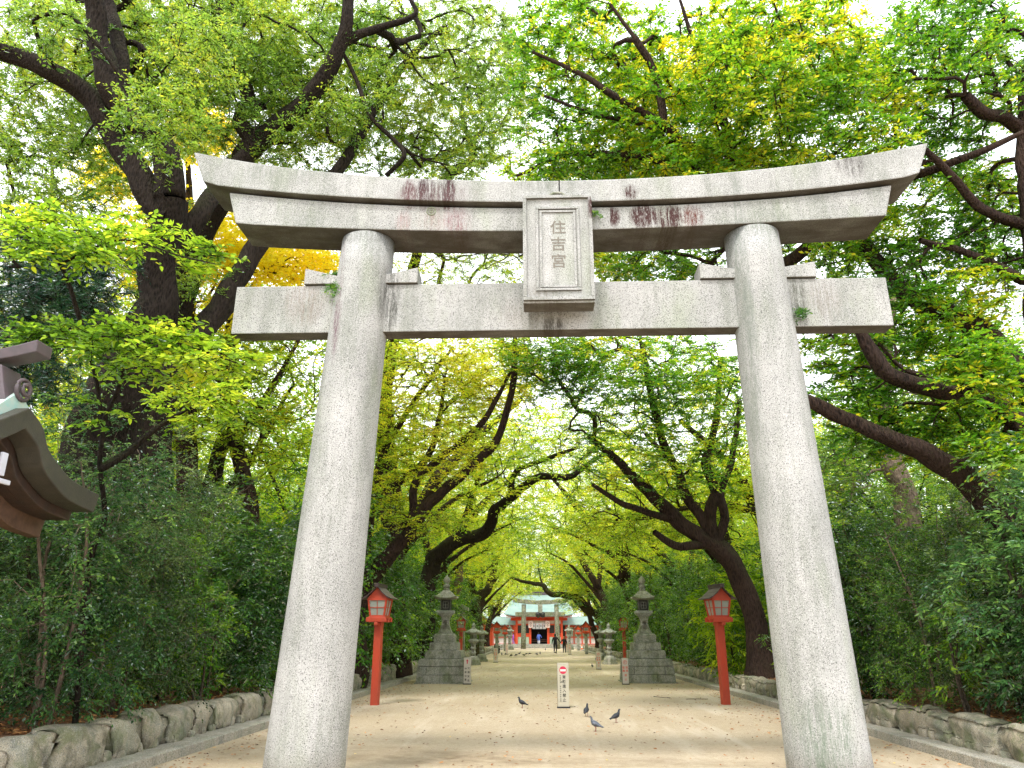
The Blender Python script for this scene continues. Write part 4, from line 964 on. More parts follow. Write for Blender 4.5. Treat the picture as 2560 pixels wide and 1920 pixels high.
def sprays(C, O, m=5, j=9, L=.55, s=.085, flat=.25, droop=.15, spread=1.3, wr=.42, fine=True, tb=None, tsd=.22, up=.85, tip=.0, lj=.5):
    """leafy twigs around every cluster centre; returns leaf verts, faces, tints and twig lines"""
    K = len(C); az = np.arctan2(O[:, 1], O[:, 0]); A = az[:, None]+rng.normal(0, spread, (K, m)); el = rng.normal(0, flat, (K, m))+O[:, 2:3]*.4
    T = np.stack([np.cos(A)*np.cos(el), np.sin(A)*np.cos(el), np.sin(el)], -1)            # K,m,3
    Ln = L*rng.uniform(.6, 1.25, (K, m)); t = (np.arange(j)+.6)/j; t = t[None, None, :]*np.ones((K, m, 1))+rng.normal(0, .03, (K, m, j))
    base = C[:, None, :]-T*(Ln*.25)[..., None]
    P = base[:, :, None, :]+T[:, :, None, :]*(t*Ln[..., None]*1.2)[..., None]; P[..., 2] -= droop*(t**2)*Ln[..., None]
    side = np.where(np.arange(j) % 2 == 0, 1, -1)[None, None, :, None]; Sd = unit(np.cross(T, np.array([0, 0, 1.0])))[:, :, None, :]
    D = unit(T[:, :, None, :]*.65+Sd*side*.75+rng.normal(0, .22, P.shape)+np.array([0, 0, -tip])); Nn = unit(np.array([0, 0, up])+rng.normal(0, lj, P.shape))
    P = P.reshape(-1, 3); D = D.reshape(-1, 3); Nn = Nn.reshape(-1, 3); ss = s*rng.uniform(.6, 1.2, len(P))
    V, Fc, rep = leafgeo(P, D, Nn, ss, wr, fine)
    dr = np.array([noise.noise(Vector((c_[0]*.55, c_[1]*.55, c_[2]*.55)))*.42+noise.noise(Vector((c_[0]*1.6+9, c_[1]*1.6, c_[2]*1.6)))*.18 for c_ in C])
    base_t = dr[:, None, None]+(tb if tb is not None else np.full(K, .45))[:, None, None]+rng.normal(0, .10, (K, m, 1))+rng.normal(0, tsd*.6, (K, m, j)); odd = rng.random((K, m, j)) < .035
    tint = np.clip(np.where(odd, base_t+.45, base_t), 0, 1).ravel(); tint = np.tile(tint, rep)
    return V, Fc, tint, base.reshape(-1, 3), (base+T*(Ln*1.15)[..., None]-np.array([0, 0, 1])*(droop*Ln)[..., None]).reshape(-1, 3)
def twigmesh(A, B, r, name, mat, parent):
    t = unit(B-A); a = unit(np.cross(t, np.array([.2, .1, 1.0]))); c = np.cross(t, a); K = len(A); V = []
    for P, rr in ((A, r), (B, r*.4)):
        for k in range(3): th = 2*math.pi*k/3; V.append(P+rr*(a*math.cos(th)+c*math.sin(th)))
    V = np.stack(V, 1).reshape(-1, 3); b = np.arange(K)[:, None]*6
    Fc = np.concatenate([b+np.array(q) for q in ([0,1,4,3], [1,2,5,4], [2,0,3,5])]); off = np.array(parent.location)
    return fast_mesh(name, V-off, Fc, mat, parent)
def blobs(L):
    out = []
    for (px, py, Y, rx, ry, rY, n) in L:
        for _ in range(n):
            while True:
                u = rng.uniform(-1, 1, 3)
                if (u**2).sum() <= 1: break
            out.append(at(px+u[0]*rx, py+u[1]*ry, Y+u[2]*rY))
    return np.array(out)
def lp(pts): return [(*at(a, b, Y), r) for a, b, Y, r in pts]
def tree(name, label, base, limbs, bl, bark_, leaf_, group=None, cat='tree', twigs=True, tb=.45, tsd=.22, epi=0, bias=.35, kk=.0058, extra=None, **sp):
    root = thing(name, label, cat, (base[0], base[1], base[2]), 0, group); S = Skel()
    for i, l in enumerate(limbs): S.limb(l, step=.22 if l[0][3] > .1 else .16)
    T = blobs(bl)
    if extra is not None: T = np.concatenate([T, extra])
    O = S.attach(T, bias=bias); S.mesh('trunk', bark_, root, k=kk)
    tbv = tb+rng.normal(0, .12, len(T))
    V, Fc, ti, A, B = sprays(T, O, tb=tbv, tsd=tsd, **sp); off = np.array(root.location)
    fast_mesh('crown', V-off, Fc, leaf_, root, tint=ti)
    if twigs: twigmesh(A, B, .0045, 'twigs', bark_, root)
    if epi:   # ferns growing on the limbs
        idx = [i for i in range(S.n) if S.r[i] > .10 and S.r[i] < .75 and S.P[i][2] > 3.5]; idx = random.sample(idx, min(epi, len(idx))); C = S.P[idx]+np.stack([np.zeros(len(idx)), -S.r[idx]*.8, S.r[idx]*.3], 1)
        V, Fc, ti, _, _ = sprays(C, unit(rng.normal(0, 1, C.shape)*[1, .6, .2]+[0, -.5, 0]), m=9, j=6, L=.22, s=.11, wr=.16, flat=.5, droop=.6, spread=2, tb=np.full(len(C), .7))
        fast_mesh('epiphyte_fern', V-off, Fc, M['lf_mid'], root, tint=ti)
    return root, S
BD, BB, BP, BM = M['bark_dark'], M['bark_brown'], M['bark_pale'], M['bark_moss']

# --- T1 big camphor, left
w0 = (-8.6, 14.2)
tree('camphor_tree', 'huge dark camphor tree with forking limbs and ferns behind the left end of the gate', (w0[0], w0[1], .4), [
    [(w0[0], w0[1], .1, .95), (w0[0]+.05, 14.2, 1.4, .78), (*at(245,1150,14.2), .68), (*at(290,1000,14), .60), (*at(355,850,14), .46), (*at(392,720,14), .38), (*at(410,600,13.8), .35), (*at(425,500,13.6), .33)],
    lp([(425,500,13.6,.32),(428,430,13.5,.29),(395,350,13.4,.26),(325,290,13.2,.24),(275,230,13,.24),(250,110,12.8,.22),(235,0,12.6,.2),(220,-160,12.4,.14)]),
    lp([(400,540,13.7,.28),(350,440,13.6,.26),(305,370,13.5,.25),(255,290,13.4,.24),(235,250,13.3,.23),(175,205,13,.22),(110,170,12.7,.20),(0,130,12.4,.18),(-160,90,12,.12)]),
    lp([(290,260,13.3,.22),(300,130,13.4,.17),(270,0,13.6,.13),(240,-150,13.8,.07)]),
    lp([(385,650,13.9,.24),(480,560,14.2,.21),(520,510,14.5,.2),(560,450,15,.18),(620,390,15,.20)]),
    lp([(300,1000,14,.42),(370,960,14.2,.34),(470,880,14.6,.27),(545,780,15,.26),(590,700,15.2,.24),(650,600,15.5,.22),(740,520,15.8,.20),(840,430,16,.15),(905,330,16.2,.13),(945,260,16.4,.12),(1000,175,16.6,.10),(1060,110,16.8,.09),(1115,65,17,.06)]),
    lp([(330,900,14,.35),(250,800,14.4,.26),(190,740,14.6,.2),(130,640,14.8,.16),(80,600,15,.12),(20,560,15.2,.08)]),
    lp([(250,805,14.4,.18),(190,780,14,.14),(110,690,13.8,.11),(60,610,13.6,.08)]),
], [(200,200,15.4,330,240,1.6,700),(430,110,15.4,330,190,1.8,640),(600,260,16,230,170,1.5,330),(120,430,15.8,220,150,2,230),(400,300,11.2,130,110,.6,60),(500,120,11.2,120,110,.6,45),(100,60,11,130,60,.6,25),(90,680,16,160,200,1.5,90),(850,240,16,180,130,1.2,150),(420,640,15.5,120,160,1.5,60)], BD, M['lf_camphor'],
    m=6, j=11, L=.38, s=.084, flat=.45, spread=1.8, droop=.15, tip=.1, lj=.7, tb=.58, epi=60, kk=.0038)
# --- second camphor whose limbs cross the top centre
tree('camphor_tree', 'slender camphor tree whose long limb sweeps above the left half of the gate', (*at(400,1500,18)[:2], .4), [
    [(*at(400,1500,18)[:2], .1, .5), (*at(380,1250,18), .42), (*at(400,1000,18), .38), (*at(440,800,17.5), .34), (*at(480,640,17), .32), (*at(540,520,16.5), .30), (*at(600,415,16), .30)],
    lp([(600,415,16,.29),(640,365,15.8,.28),(695,312,15.6,.25),(760,262,15.4,.23),(812,195,15.2,.20),(850,120,15,.18),(868,60,14.8,.16),(870,-60,14.6,.1)]),
    lp([(855,110,15,.12),(905,85,15,.10),(960,68,15,.085),(1040,35,15,.065),(1022,-10,15,.05),(1010,-100,15,.05)]),
    lp([(640,365,15.8,.2),(608,320,15.6,.19),(600,290,15.5,.16),(660,262,15.3,.12)]), lp([(625,275,15.4,.17),(612,215,15.2,.16),(580,150,15,.14),(553,80,14.8,.12),(545,-40,14.6,.08)]),
    lp([(650,340,15.9,.14),(690,355,15.8,.10),(715,345,15.6,.05)]),
    lp([(812,195,15.2,.09),(850,130,15.1,.05),(895,210,15.3,.05),(925,290,15.4,.05),(985,350,15.6,.055),(1010,390,15.6,.06),(965,440,15.8,.06)]),
], [(850,320,17.6,260,130,1.2,420),(1010,120,17,170,160,1.2,270),(750,90,17,250,150,1.2,440),(1200,200,17.4,150,230,1.2,360),(560,60,15,200,120,1,140),(1110,390,17.5,140,70,1,110)], BD, M['lf_camphor'],
    m=6, j=11, L=.38, s=.082, flat=.45, spread=1.8, droop=.15, tip=.1, lj=.7, tb=.64, epi=20, kk=.0036)
# --- limbs rising behind the lintel, centre
tree('zelkova_tree', 'bare-limbed zelkova with crooked branches rising behind the lintel, left of the tablet', (*at(1030,1560,30)[:2], .4), [
    [(*at(1010,1600,30)[:2], .1, .38), (*at(985,1400,30), .32), (*at(960,1150,29), .27), (*at(975,900,27), .22), (*at(1040,640,24), .17), (*at(1110,450,22), .14)],
    lp([(1110,450,22,.13),(1150,415,22,.13),(1180,398,22,.13),(1172,345,22,.10),(1155,292,22,.07),(1165,180,22,.04)]), lp([(1180,398,22,.10),(1185,350,22,.09),(1205,332,22,.08),(1240,328,22,.06),(1290,250,22,.03)]),
], [(1190,260,22,170,180,2,150),(1100,520,23,200,100,2,200),(1080,660,24,260,90,2,240),(1330,640,23,160,80,2,110),(1380,420,22,130,80,2,60)], BB, M['lf_lime'], m=4, j=9, L=.6, s=.085, tb=.5)

# --- T5 right canopy tree, fan of fine branches; trunk stands behind the right pillar
b5 = at(2026, 1560, 15.5)
tree('zelkova_tree', 'spreading green zelkova fanning fine branches over the right half of the gate', (b5[0], b5[1], .4), [
    [(b5[0], b5[1], .1, .42), (*at(1984,1250,15), .34), (*at(1944,950,14.5), .27), (*at(1900,700,14), .23), (*at(1830,540,13.5), .2), (*at(1755,440,13), .15)],
    lp([(1755,440,13,.12),(1722,385,12.8,.10),(1660,312,12.5,.085),(1560,255,12.2,.07),(1450,185,12,.05),(1330,130,11.8,.03)]),
    lp([(1660,312,12.5,.07),(1640,190,12.3,.055),(1590,100,12.1,.045),(1525,10,12,.03)]), lp([(1722,385,12.8,.06),(1600,310,12.6,.05),(1500,290,12.4,.04),(1360,240,12.2,.025)]),
    lp([(1800,490,13.2,.12),(1830,370,12.8,.09),(1790,230,12.4,.08),(1850,130,12,.07),(1940,60,11.6,.05)]), lp([(1790,230,12.4,.06),(1740,120,12.2,.05),(1700,0,12,.03)]),
    lp([(1740,440,13,.07),(1600,390,13,.06),(1420,388,13.2,.04),(1290,440,13.4,.03)]),
    lp([(1900,700,14,.16),(1990,640,14,.12),(2085,560,13.5,.11),(2140,480,13,.10),(2230,455,12.6,.09),(2400,400,12,.07),(2560,330,11.6,.04)]),
], [(1490,200,13.2,240,230,1.2,330),(1760,260,13.2,260,240,1.6,470),(1620,400,13.5,330,70,1,150),(1960,130,11.6,240,190,1.3,330),(1400,60,12.5,120,120,1,45),(1620,650,15,210,60,1.2,150),(1500,420,14,260,60,1.2,110),(1900,640,15,90,60,1,30),(1850,430,13,230,80,1,160),(2120,300,12,180,160,1.5,190),(2080,560,13.5,130,120,1.2,60)], BB, M['lf_green'],
    m=5, j=10, L=.36, s=.098, tb=.60, flat=.22, lj=.55, kk=.0045)
# --- T4 big right tree
b4 = at(2700, 1560, 12.6)
tree('zelkova_tree', 'massive zelkova at the right edge with thick limbs reaching left toward the pillar', (b4[0], b4[1], .4), [
    [(b4[0], b4[1], .1, .62), (*at(2680,1420,12.6), .5), (*at(2640,1200,12.6), .32), (*at(2610,900,12.6), .24), (*at(2585,620,12.5), .17), (*at(2560,400,12.4), .13), (*at(2570,200,12.3), .10), (*at(2590,0,12.2), .06)],
    lp([(2640,1440,12.6,.36),(2550,1345,12.5,.29),(2475,1265,12.4,.24),(2411,1195,12.3,.20),(2347,1150,12.2,.175),(2258,1108,12.2,.15),(2155,1066,12.1,.12),(2060,1020,12,.12),(1990,985,12,.08)]),
    lp([(2600,1150,12.6,.18),(2500,1010,12.4,.16),(2411,988,12.2,.15),(2347,975,12.1,.14),(2270,955,12,.13),(2207,924,11.9,.13),(2168,860,11.8,.11),(2130,790,11.7,.06)]),
    lp([(2580,960,12.6,.2),(2480,850,13,.19),(2390,792,13.2,.18),(2300,750,13.4,.17),(2230,700,13.6,.16),(2160,620,13.8,.14),(2100,540,14,.10)]),
    lp([(2545,320,12.4,.13),(2510,295,12.2,.12),(2462,286,12,.11),(2412,240,11.8,.09)]),
    lp([(2555,560,12.5,.10),(2450,520,12.3,.09),(2380,440,12,.07),(2300,360,11.8,.05)]), lp([(2555,700,12.5,.09),(2440,640,12.4,.07),(2300,600,12.2,.05)]),
], [(2400,160,12.8,230,200,1.4,330),(2330,430,13.2,220,140,1.2,150),(2250,860,13.2,260,110,1.0,200),(2440,1010,13.0,180,120,.8,150),(2460,930,11.3,110,110,.5,60),(2380,700,13,190,120,1.2,140),(2480,560,13.4,110,140,1,110),(2130,1000,13,120,90,.8,60),(2300,1090,13.2,220,70,.8,90),(2500,1130,11.4,90,70,.5,40),(2200,620,14,180,110,1,110)], BB, M['lf_green'],
    m=5, j=10, L=.37, s=.10, tb=.5, flat=.25, lj=.6)
# pale leaning trunk behind right
tree('broadleaf_tree', 'pale-barked leaning tree seen between the right pillar and the big zelkova', (*at(2330,1640,19)[:2], .4), [
    [(*at(2330,1640,19)[:2], .1, .45), (*at(2290,1400,19), .33), (*at(2262,1250,19), .29), (*at(2225,1150,19), .26), (*at(2205,1060,19), .22), (*at(2210,900,19), .18), (*at(2240,700,19), .1)],
    lp([(2310,1450,19,.3),(2380,1330,19.2,.26),(2440,1240,19.4,.22),(2500,1150,19.6,.15)])], [(2230,850,19,220,160,2,100),(2100,1180,18.5,90,90,1.5,60),(2450,1330,18,170,90,1.5,100),(2180,640,19,120,120,1.5,40)], BP, M['lf_mid'], m=4, j=9, L=.6, s=.11, tb=.6)
# --- T3 zelkova right of the tunnel
b3 = at(1900, 1650, 24)
tree('zelkova_tree', 'curved-trunk zelkova forking behind the right red lantern post', (b3[0], b3[1], .4), [
    [(b3[0], b3[1], .1, .52), (*at(1893,1600,24), .35), (*at(1880,1530,24), .32), (*at(1863,1471,24), .31), (*at(1831,1406,24), .30), (*at(1785,1360,24), .30)],
    lp([(1785,1362,24,.26),(1744,1342,24,.25),(1690,1303,23.8,.23),(1650,1255,23.6,.20),(1603,1211,23.4,.17),(1540,1150,23.2,.12),(1470,1090,23,.08)]),
    lp([(1785,1360,24,.2),(1775,1310,24,.20),(1780,1265,24,.19),(1788,1225,24,.17),(1765,1160,24,.14),(1790,1050,24,.10),(1800,900,24,.07)]), lp([(1790,1360,24,.18),(1812,1300,24,.15),(1800,1230,24,.13),(1830,1150,24,.1),(1850,1000,24,.07)]),
    lp([(1770,1330,24,.17),(1750,1290,24,.16),(1712,1235,23.8,.15),(1700,1189,23.6,.14),(1663,1120,23.4,.12),(1632,1010,23,.10),(1618,930,22.8,.07),(1600,850,22.5,.05)]),
    lp([(1760,1362,24,.14),(1700,1365,23.6,.13),(1665,1352,23.4,.11),(1635,1330,23.2,.09)]), lp([(1690,1303,23.8,.12),(1560,1260,23.2,.09),(1480,1210,23,.06)]),
], [(1560,930,22.5,300,120,2.5,430),(1380,880,22,150,60,2,130),(1780,1000,23,180,160,2.5,220),(1560,1120,22.5,160,100,2,110),(1730,1180,23,150,70,2,60),(1480,900,21.5,140,70,1.5,60)], BB, M['lf_green'], m=5, j=9, L=.50, s=.105, tb=.50, lj=.6)
# lime sprays lower right of the tunnel
b = at(1980, 1560, 30)
tree('zelkova_tree', 'lime-leaved zelkova behind the curved-trunk tree at the right of the tunnel', (b[0], b[1], .4), [
    [(b[0], b[1], .1, .4), (*at(1960,1400,30), .34), (*at(1900,1280,29.5), .28), (*at(1850,1200,29), .2), (*at(1780,1120,28.5), .14), (*at(1700,1050,28), .08)], lp([(1900,1280,29.5,.16),(1780,1260,28,.12),(1640,1290,27,.08),(1540,1300,26.5,.05)])],
    [(1620,1310,27,210,45,2,170),(1760,1230,28,150,60,2,70),(1900,1150,29,110,110,2,80),(1560,1200,27,110,60,2,50)], BB, M['lf_lime'], m=5, j=9, L=.6, s=.11, tb=.55, lj=.5)
# --- T2 left tunnel tree, long limbs leaning over the path
b2 = at(885, 1560, 24)
tree('zelkova_tree', 'long-limbed zelkova leaning over the path behind the left red lantern post', (b2[0], b2[1], .4), [
    [(b2[0], b2[1], .1, .48), (*at(890,1520,24), .40), (*at(905,1462,24), .34), (*at(952,1415,23.8), .24), (*at(1017,1338,23.5), .20), (*at(1082,1252,23.2), .17), (*at(1174,1170,23), .145), (*at(1240,1105,22.8), .12), (*at(1267,1026,22.6), .10), (*at(1284,950,22.4), .10), (*at(1288,840,22.2), .07)],
    lp([(1017,1338,23.5,.16),(1030,1290,23.4,.14),(1042,1200,23.3,.12),(1104,1146,23.2,.12),(1150,1108,23.1,.11),(1205,1055,23,.10),(1250,983,22.9,.07),(1290,900,22.8,.04)]),
    lp([(905,1462,24,.19),(915,1390,24.2,.16),(920,1330,24.4,.14),(945,1240,24.5,.12),(1000,1205,24.6,.11),(1071,1140,24.6,.11),(1098,1048,24.5,.08),(1112,950,24.4,.05)]),
    lp([(920,1330,24.4,.16),(930,1240,24.6,.14),(960,1130,24.8,.12),(1006,1048,25,.10),(1060,970,25,.08),(1130,870,25,.05)]), lp([(905,1440,24,.16),(980,1370,24.5,.12),(1020,1340,25,.06)]),
], [(1020,1000,25,200,150,2.5,430),(1200,930,24,170,100,2,270),(960,1200,24,110,120,2,120),(1130,1120,23,130,90,2,110),(1080,1300,23.5,110,40,1.5,60),(940,900,23,120,70,2,80)], BB, M['lf_lime'], kk=.0045, m=5, j=9, L=.50, s=.10, tb=.74, lj=.5)
b = at(1060, 1560, 37)
tree('zelkova_tree', 'dark arching zelkova crossing high over the path inside the tunnel', (b[0], b[1], .4), [
    [(b[0], b[1], .1, .5), (*at(1075,1430,37), .42), (*at(1104,1379,37), .38), (*at(1150,1350,37), .33), (*at(1212,1330,37), .30), (*at(1236,1281,36.5), .26), (*at(1277,1245,36), .22), (*at(1343,1194,35.5), .18), (*at(1424,1192,35), .14), (*at(1484,1151,34.5), .10), (*at(1560,1110,34), .06)],
    lp([(1277,1245,36,.16),(1290,1180,35.8,.13),(1360,1150,35.5,.11),(1440,1120,35,.07)]), lp([(1150,1350,37,.2),(1180,1240,37,.14),(1210,1150,37,.1),(1200,1050,37,.06)])],
    [(1330,1120,36,190,90,3,170),(1150,1200,37,120,90,3,110),(1450,1050,35,130,90,2.5,60),(1500,1230,35.5,110,60,2,50)], BD, M['lf_lime'], m=5, j=9, L=.75, s=.12, tb=.42, lj=.5)
# mossy trees inside the tunnel
b = onground(1192, 1607); b = at(1192, 1600, 66)
tree('mossy_tree', 'crooked mossy trunk on the left, deep in the tunnel', (b[0], b[1], .3), [
    [(b[0], b[1], 0, .62), (*at(1191,1540,66), .50), (*at(1192,1500,66), .46), (*at(1202,1485,66), .42), (*at(1218,1476,66), .34), (*at(1228,1450,66), .28), (*at(1240,1400,65), .24), (*at(1262,1340,64), .18), (*at(1280,1280,63), .1)], lp([(1192,1500,66,.3),(1170,1440,66,.25),(1140,1380,66,.18)])],
    [(1180,1400,66,70,60,3,90),(1290,1330,63,70,60,3,90),(1130,1460,65,60,50,3,80)], BM, M['lf_mid'], m=5, j=8, L=.9, s=.17, tb=.65)
b = at(1560, 1585, 80)
tree('mossy_tree', 'mossy limb arching low over the right side of the old gateway', (b[0], b[1], .3), [
    [(b[0], b[1], 0, .6), (*at(1535,1555,80), .5), (*at(1507,1541,80), .40), (*at(1461,1521,80), .36), (*at(1436,1494,80), .33), (*at(1404,1487,80), .30), (*at(1372,1482,80), .27), (*at(1357,1464,80), .23), (*at(1336,1459,80), .19), (*at(1306,1453,80), .15), (*at(1277,1443,80), .1)],
    lp([(1535,1555,80,.3),(1500,1480,80,.24),(1470,1430,80,.18),(1440,1380,80,.1)]), lp([(1357,1464,80,.12),(1350,1440,80,.09),(1345,1400,80,.05)])],
    [(1480,1440,80,70,60,3,140),(1400,1420,80,70,30,3,60),(1430,1503,80,30,14,2,20),(1540,1480,78,60,70,3,110)], BM, M['lf_mid'], m=5, j=8, L=.9, s=.18, tb=.62)
# dead pale trunk
b = at(1128, 1600, 54); S = Skel(); root = thing('dead_trunk', 'pale broken dead trunk behind the left stone tower lantern', 'dead tree', (b[0], b[1], .3))
S.limb([(b[0], b[1], 0, .42), (*at(1135,1500,54), .34), (*at(1146,1450,54), .30), (*at(1154,1415,54), .10)]); S.limb(lp([(1138,1490,54,.2),(1128,1455,54,.14),(1125,1420,54,.05)])); S.mesh('trunk', BP, root)

# --- near young tree, left: large yellow-green sprays
by = at(262, 1560, 9.7)
tree('young_zelkova', 'young yellow-green zelkova with level sprays beside the copper roof', (by[0], by[1], .4), [
    [(by[0]-.3, by[1]+.3, .1, .040), (*at(225,1420,9.7), .036), (*at(262,1300,9.6), .034), (*at(250,1160,9.3), .032), (*at(256,1060,9.1), .030), (*at(236,930,8.9), .028), (*at(215,850,8.7), .034), (*at(190,760,8.5), .03), (*at(150,660,8.3), .022), (*at(110,600,8.2), .015)],
    lp([(254,1060,9.1,.03),(300,960,8.8,.028),(310,900,8.7,.024),(330,840,8.5,.02),(450,860,8.3,.014),(600,910,8.1,.008)]), lp([(215,850,8.7,.02),(320,830,8.4,.016),(430,815,8.2,.01)]), lp([(150,660,8.3,.018),(300,600,8,.014),(450,640,7.8,.01),(540,660,7.7,.006)]), lp([(256,1170,9.3,.06),(320,1130,9.6,.05),(420,1050,10,.03),(520,1000,10.3,.015)])],
    [(300,840,8.3,260,40,.6,75),(200,590,8,220,75,.6,85),(450,900,8.3,200,50,.6,50),(230,1000,8.8,110,60,.4,4),(500,650,7.9,60,50,.3,9),(520,1010,10,150,70,.6,40)], BD, M['lf_lime'], kk=.0018, m=4, j=8, L=.32, s=.10, tb=.40, flat=.12, lj=.45, droop=.12, wr=.46)
b = at(640, 1560, 21)
tree('zelkova_tree', 'lime-leaved zelkova filling the gap between the big camphor and the left gate pillar', (b[0], b[1], .4), [
    [(b[0], b[1], .1, .3), (*at(625,1300,21), .24), (*at(590,1100,21), .20), (*at(560,950,21), .16), (*at(580,800,21), .11), (*at(640,700,21), .06)], lp([(590,1100,21,.14),(660,1000,21,.1),(720,900,21,.07),(760,820,21,.04)]), lp([(560,960,21,.1),(480,900,20.6,.07),(400,900,20.3,.04)])],
    [(600,950,21,190,130,1.5,230),(500,1060,20.5,170,80,1.5,130),(660,800,21.5,130,90,1.5,100),(700,1100,21.5,110,90,1.5,60)], BB, M['lf_lime'], m=5, j=9, L=.5, s=.09, tb=.58, flat=.2, lj=.5, kk=.0045)
# --- dark podocarpus
bp = at(60, 1500, 12.4)
tree('podocarpus_tree', 'dark narrow-leaved podocarpus at the left edge above the copper roof', (bp[0]-.6, bp[1], .4), [
    [(bp[0]-.6, bp[1], .1, .22), (*at(10,1200,12.4), .2), (*at(20,950,12.2), .17), (*at(70,780,12), .13), (*at(130,640,11.8), .08)], lp([(20,950,12.2,.09),(120,850,11.8,.06),(230,790,11.5,.04)]), lp([(70,780,12,.07),(180,700,11.6,.05),(280,640,11.4,.03)])],
    [(100,760,11.8,190,120,.9,150),(200,690,11.5,150,110,.7,100),(40,900,11.9,110,120,.8,70),(140,950,11.6,90,90,.6,30),(30,600,12,70,80,.6,30)], BD, M['lf_needle'], m=6, j=12, L=.26, s=.12, wr=.13, flat=.6, spread=2.2, fine=False, tb=.45, lj=.9)
# --- golden ginkgoes behind
for (px, Y, bb, lab) in [(500, 20, [(500,340,19,90,80,1.2,120),(430,620,18.6,130,140,1.2,200),(700,650,19,170,60,1.4,230),(560,600,19,90,120,1.4,120),(290,430,19,80,80,1.2,80),(590,770,19.5,120,60,1.2,70)], 'golden ginkgo glowing behind the forks of the big camphor tree'),
                          (160, 33, [(250,420,32,110,110,3,50),(180,930,32,140,110,3,60),(370,760,32,110,90,3,60)], 'smaller golden ginkgo glimpsed at far left above the copper roof')]:
    b = at(px, 1560, Y); tree('ginkgo_tree', lab, (b[0], b[1], .4), [[(b[0], b[1], .1, .35), (*at(px-30,1200,Y), .28), (*at(px-40,900,Y), .22), (*at(px-20,650,Y), .15), (*at(px-30,420,Y), .08)]], bb, BB, M['lf_gold'], m=5, j=8, L=.6, s=.11, wr=.75, fine=False, twigs=False, tb=.5, tsd=.25)

# ================================================================ generic trees, shared meshes
def ellip(c, r, n, shell=.0, lump=.25, zmin=None):
    out = []
    while len(out) < n:
        u = rng.uniform(-1, 1, 3); q = np.linalg.norm(u)
        if q > 1 or q < shell: continue
        k = 1+lump*noise.noise(Vector(tuple(u*1.7+np.array(c)*.3)))
        p = np.array(c)+u*np.array(r)*k
        if zmin is not None and p[2] < zmin: continue
        out.append(p)
    return np.array(out)
def generic(name, label, cat, limbs, T, bark_, leaf_, tb=.45, twigs=False, **sp):
    root = thing(name, label, cat, (0, 0, 0)); S = Skel()
    for l in limbs: S.limb(l, step=.35)
    O = S.attach(T, step=.5, jit=.08); S.mesh('trunk', bark_, root, k=.007)
    V, Fc, ti, A, B = sprays(T, O, tb=tb+rng.normal(0, .13, len(T)), **sp); fast_mesh('crown', V, Fc, leaf_, root, tint=ti)
    if twigs: twigmesh(A, B, .005, 'twigs', bark_, root)
    return root
def recolor(root, leaf_):
    for ch in kids(root):
        if ch.name.startswith('crown'): ch.material_slots[0].link = 'OBJECT'; ch.material_slots[0].material = leaf_
arch = []
for v in range(3):
    random.seed(40+v); rn = random.uniform
    lim = [[(0,0,-.3,.42), (.1,rn(-.2,.2),1.2,.34), (.5,rn(-.4,.4),2.8,.30), (1.1,rn(-.5,.5),4.2,.27)],
           [(1.1,0,4.2,.24), (2.2,rn(-1,.5),6,.20), (3.8,rn(-1.5,0),7.6,.15), (5.4,rn(-2,0),9,.08)], [(1.1,0,4.2,.2), (1.4,rn(.5,1.5),6.5,.16), (2.2,rn(1,3),8.8,.12), (3,rn(1,3),11,.06)],
           [(1,0,4,.18), (.4,rn(-1,0),6.5,.15), (-.3,rn(-2,0),9,.10), (-.2,rn(-2,0),11.5,.05)], [(.6,0,3,.14), (2,rn(-.6,1),4.6,.11), (3.4,rn(-1,1.5),5.6,.08), (4.8,rn(-1,1),6.3,.04)]]
    T = np.concatenate([ellip((2.6,0,9.2), (4.6,4.2,3.9), 360, .3, .35, 5.2), ellip((4.2,0,7.2), (2.2,3.2,1.2), 70, 0), ellip((-.5,0,6.5), (2.5,3,2.5), 80, 0), ellip((4.6,0,5.9+v*.5), (2.0,3.2,.9), (26, 60, 40)[v], 0)])
    arch.append(generic('arching_zelkova', 'x', 'tree', lim, T, BB, M['lf_far'], m=5, j=9, L=.85, s=.155, fine=False, tb=.62, lj=.5, flat=.2))
k = 0; A_LAB = {-1: 'zelkova of the left row arching over the path, deep in the green tunnel', 1: 'zelkova of the right row arching over the path, deep in the green tunnel'}
random.seed(5)
for s, ys in ((-1, [31, 43, 52, 61, 71, 81, 92, 103]), (1, [32, 40, 49, 58, 68, 79, 90, 102])):
    for y in ys:
        src = arch[k % 3]; x = (KL-2.4 if s < 0 else KR+2.4)+random.uniform(-1.6, 1.3); y += random.uniform(-2.2, 2.2)
        if k < 3: c = src; c.location = (x, y, .35)
        else: c = copy_tree(src); c.location = (x, y, .35)
        c.rotation_euler = (0, 0, (0 if s < 0 else math.pi)+random.uniform(-.7, .7)); sc = random.uniform(.85, 1.2)*(1.0 if y < 75 else .95); c.scale = (sc, sc*random.uniform(.9, 1.15), sc*random.uniform(.95, 1.12))
        c['label'] = A_LAB[s]; c['group'] = 'left row of arching zelkovas' if s < 0 else 'right row of arching zelkovas'
        if random.random() < .3: recolor(c, M['lf_lime'])
        k += 1
up = []
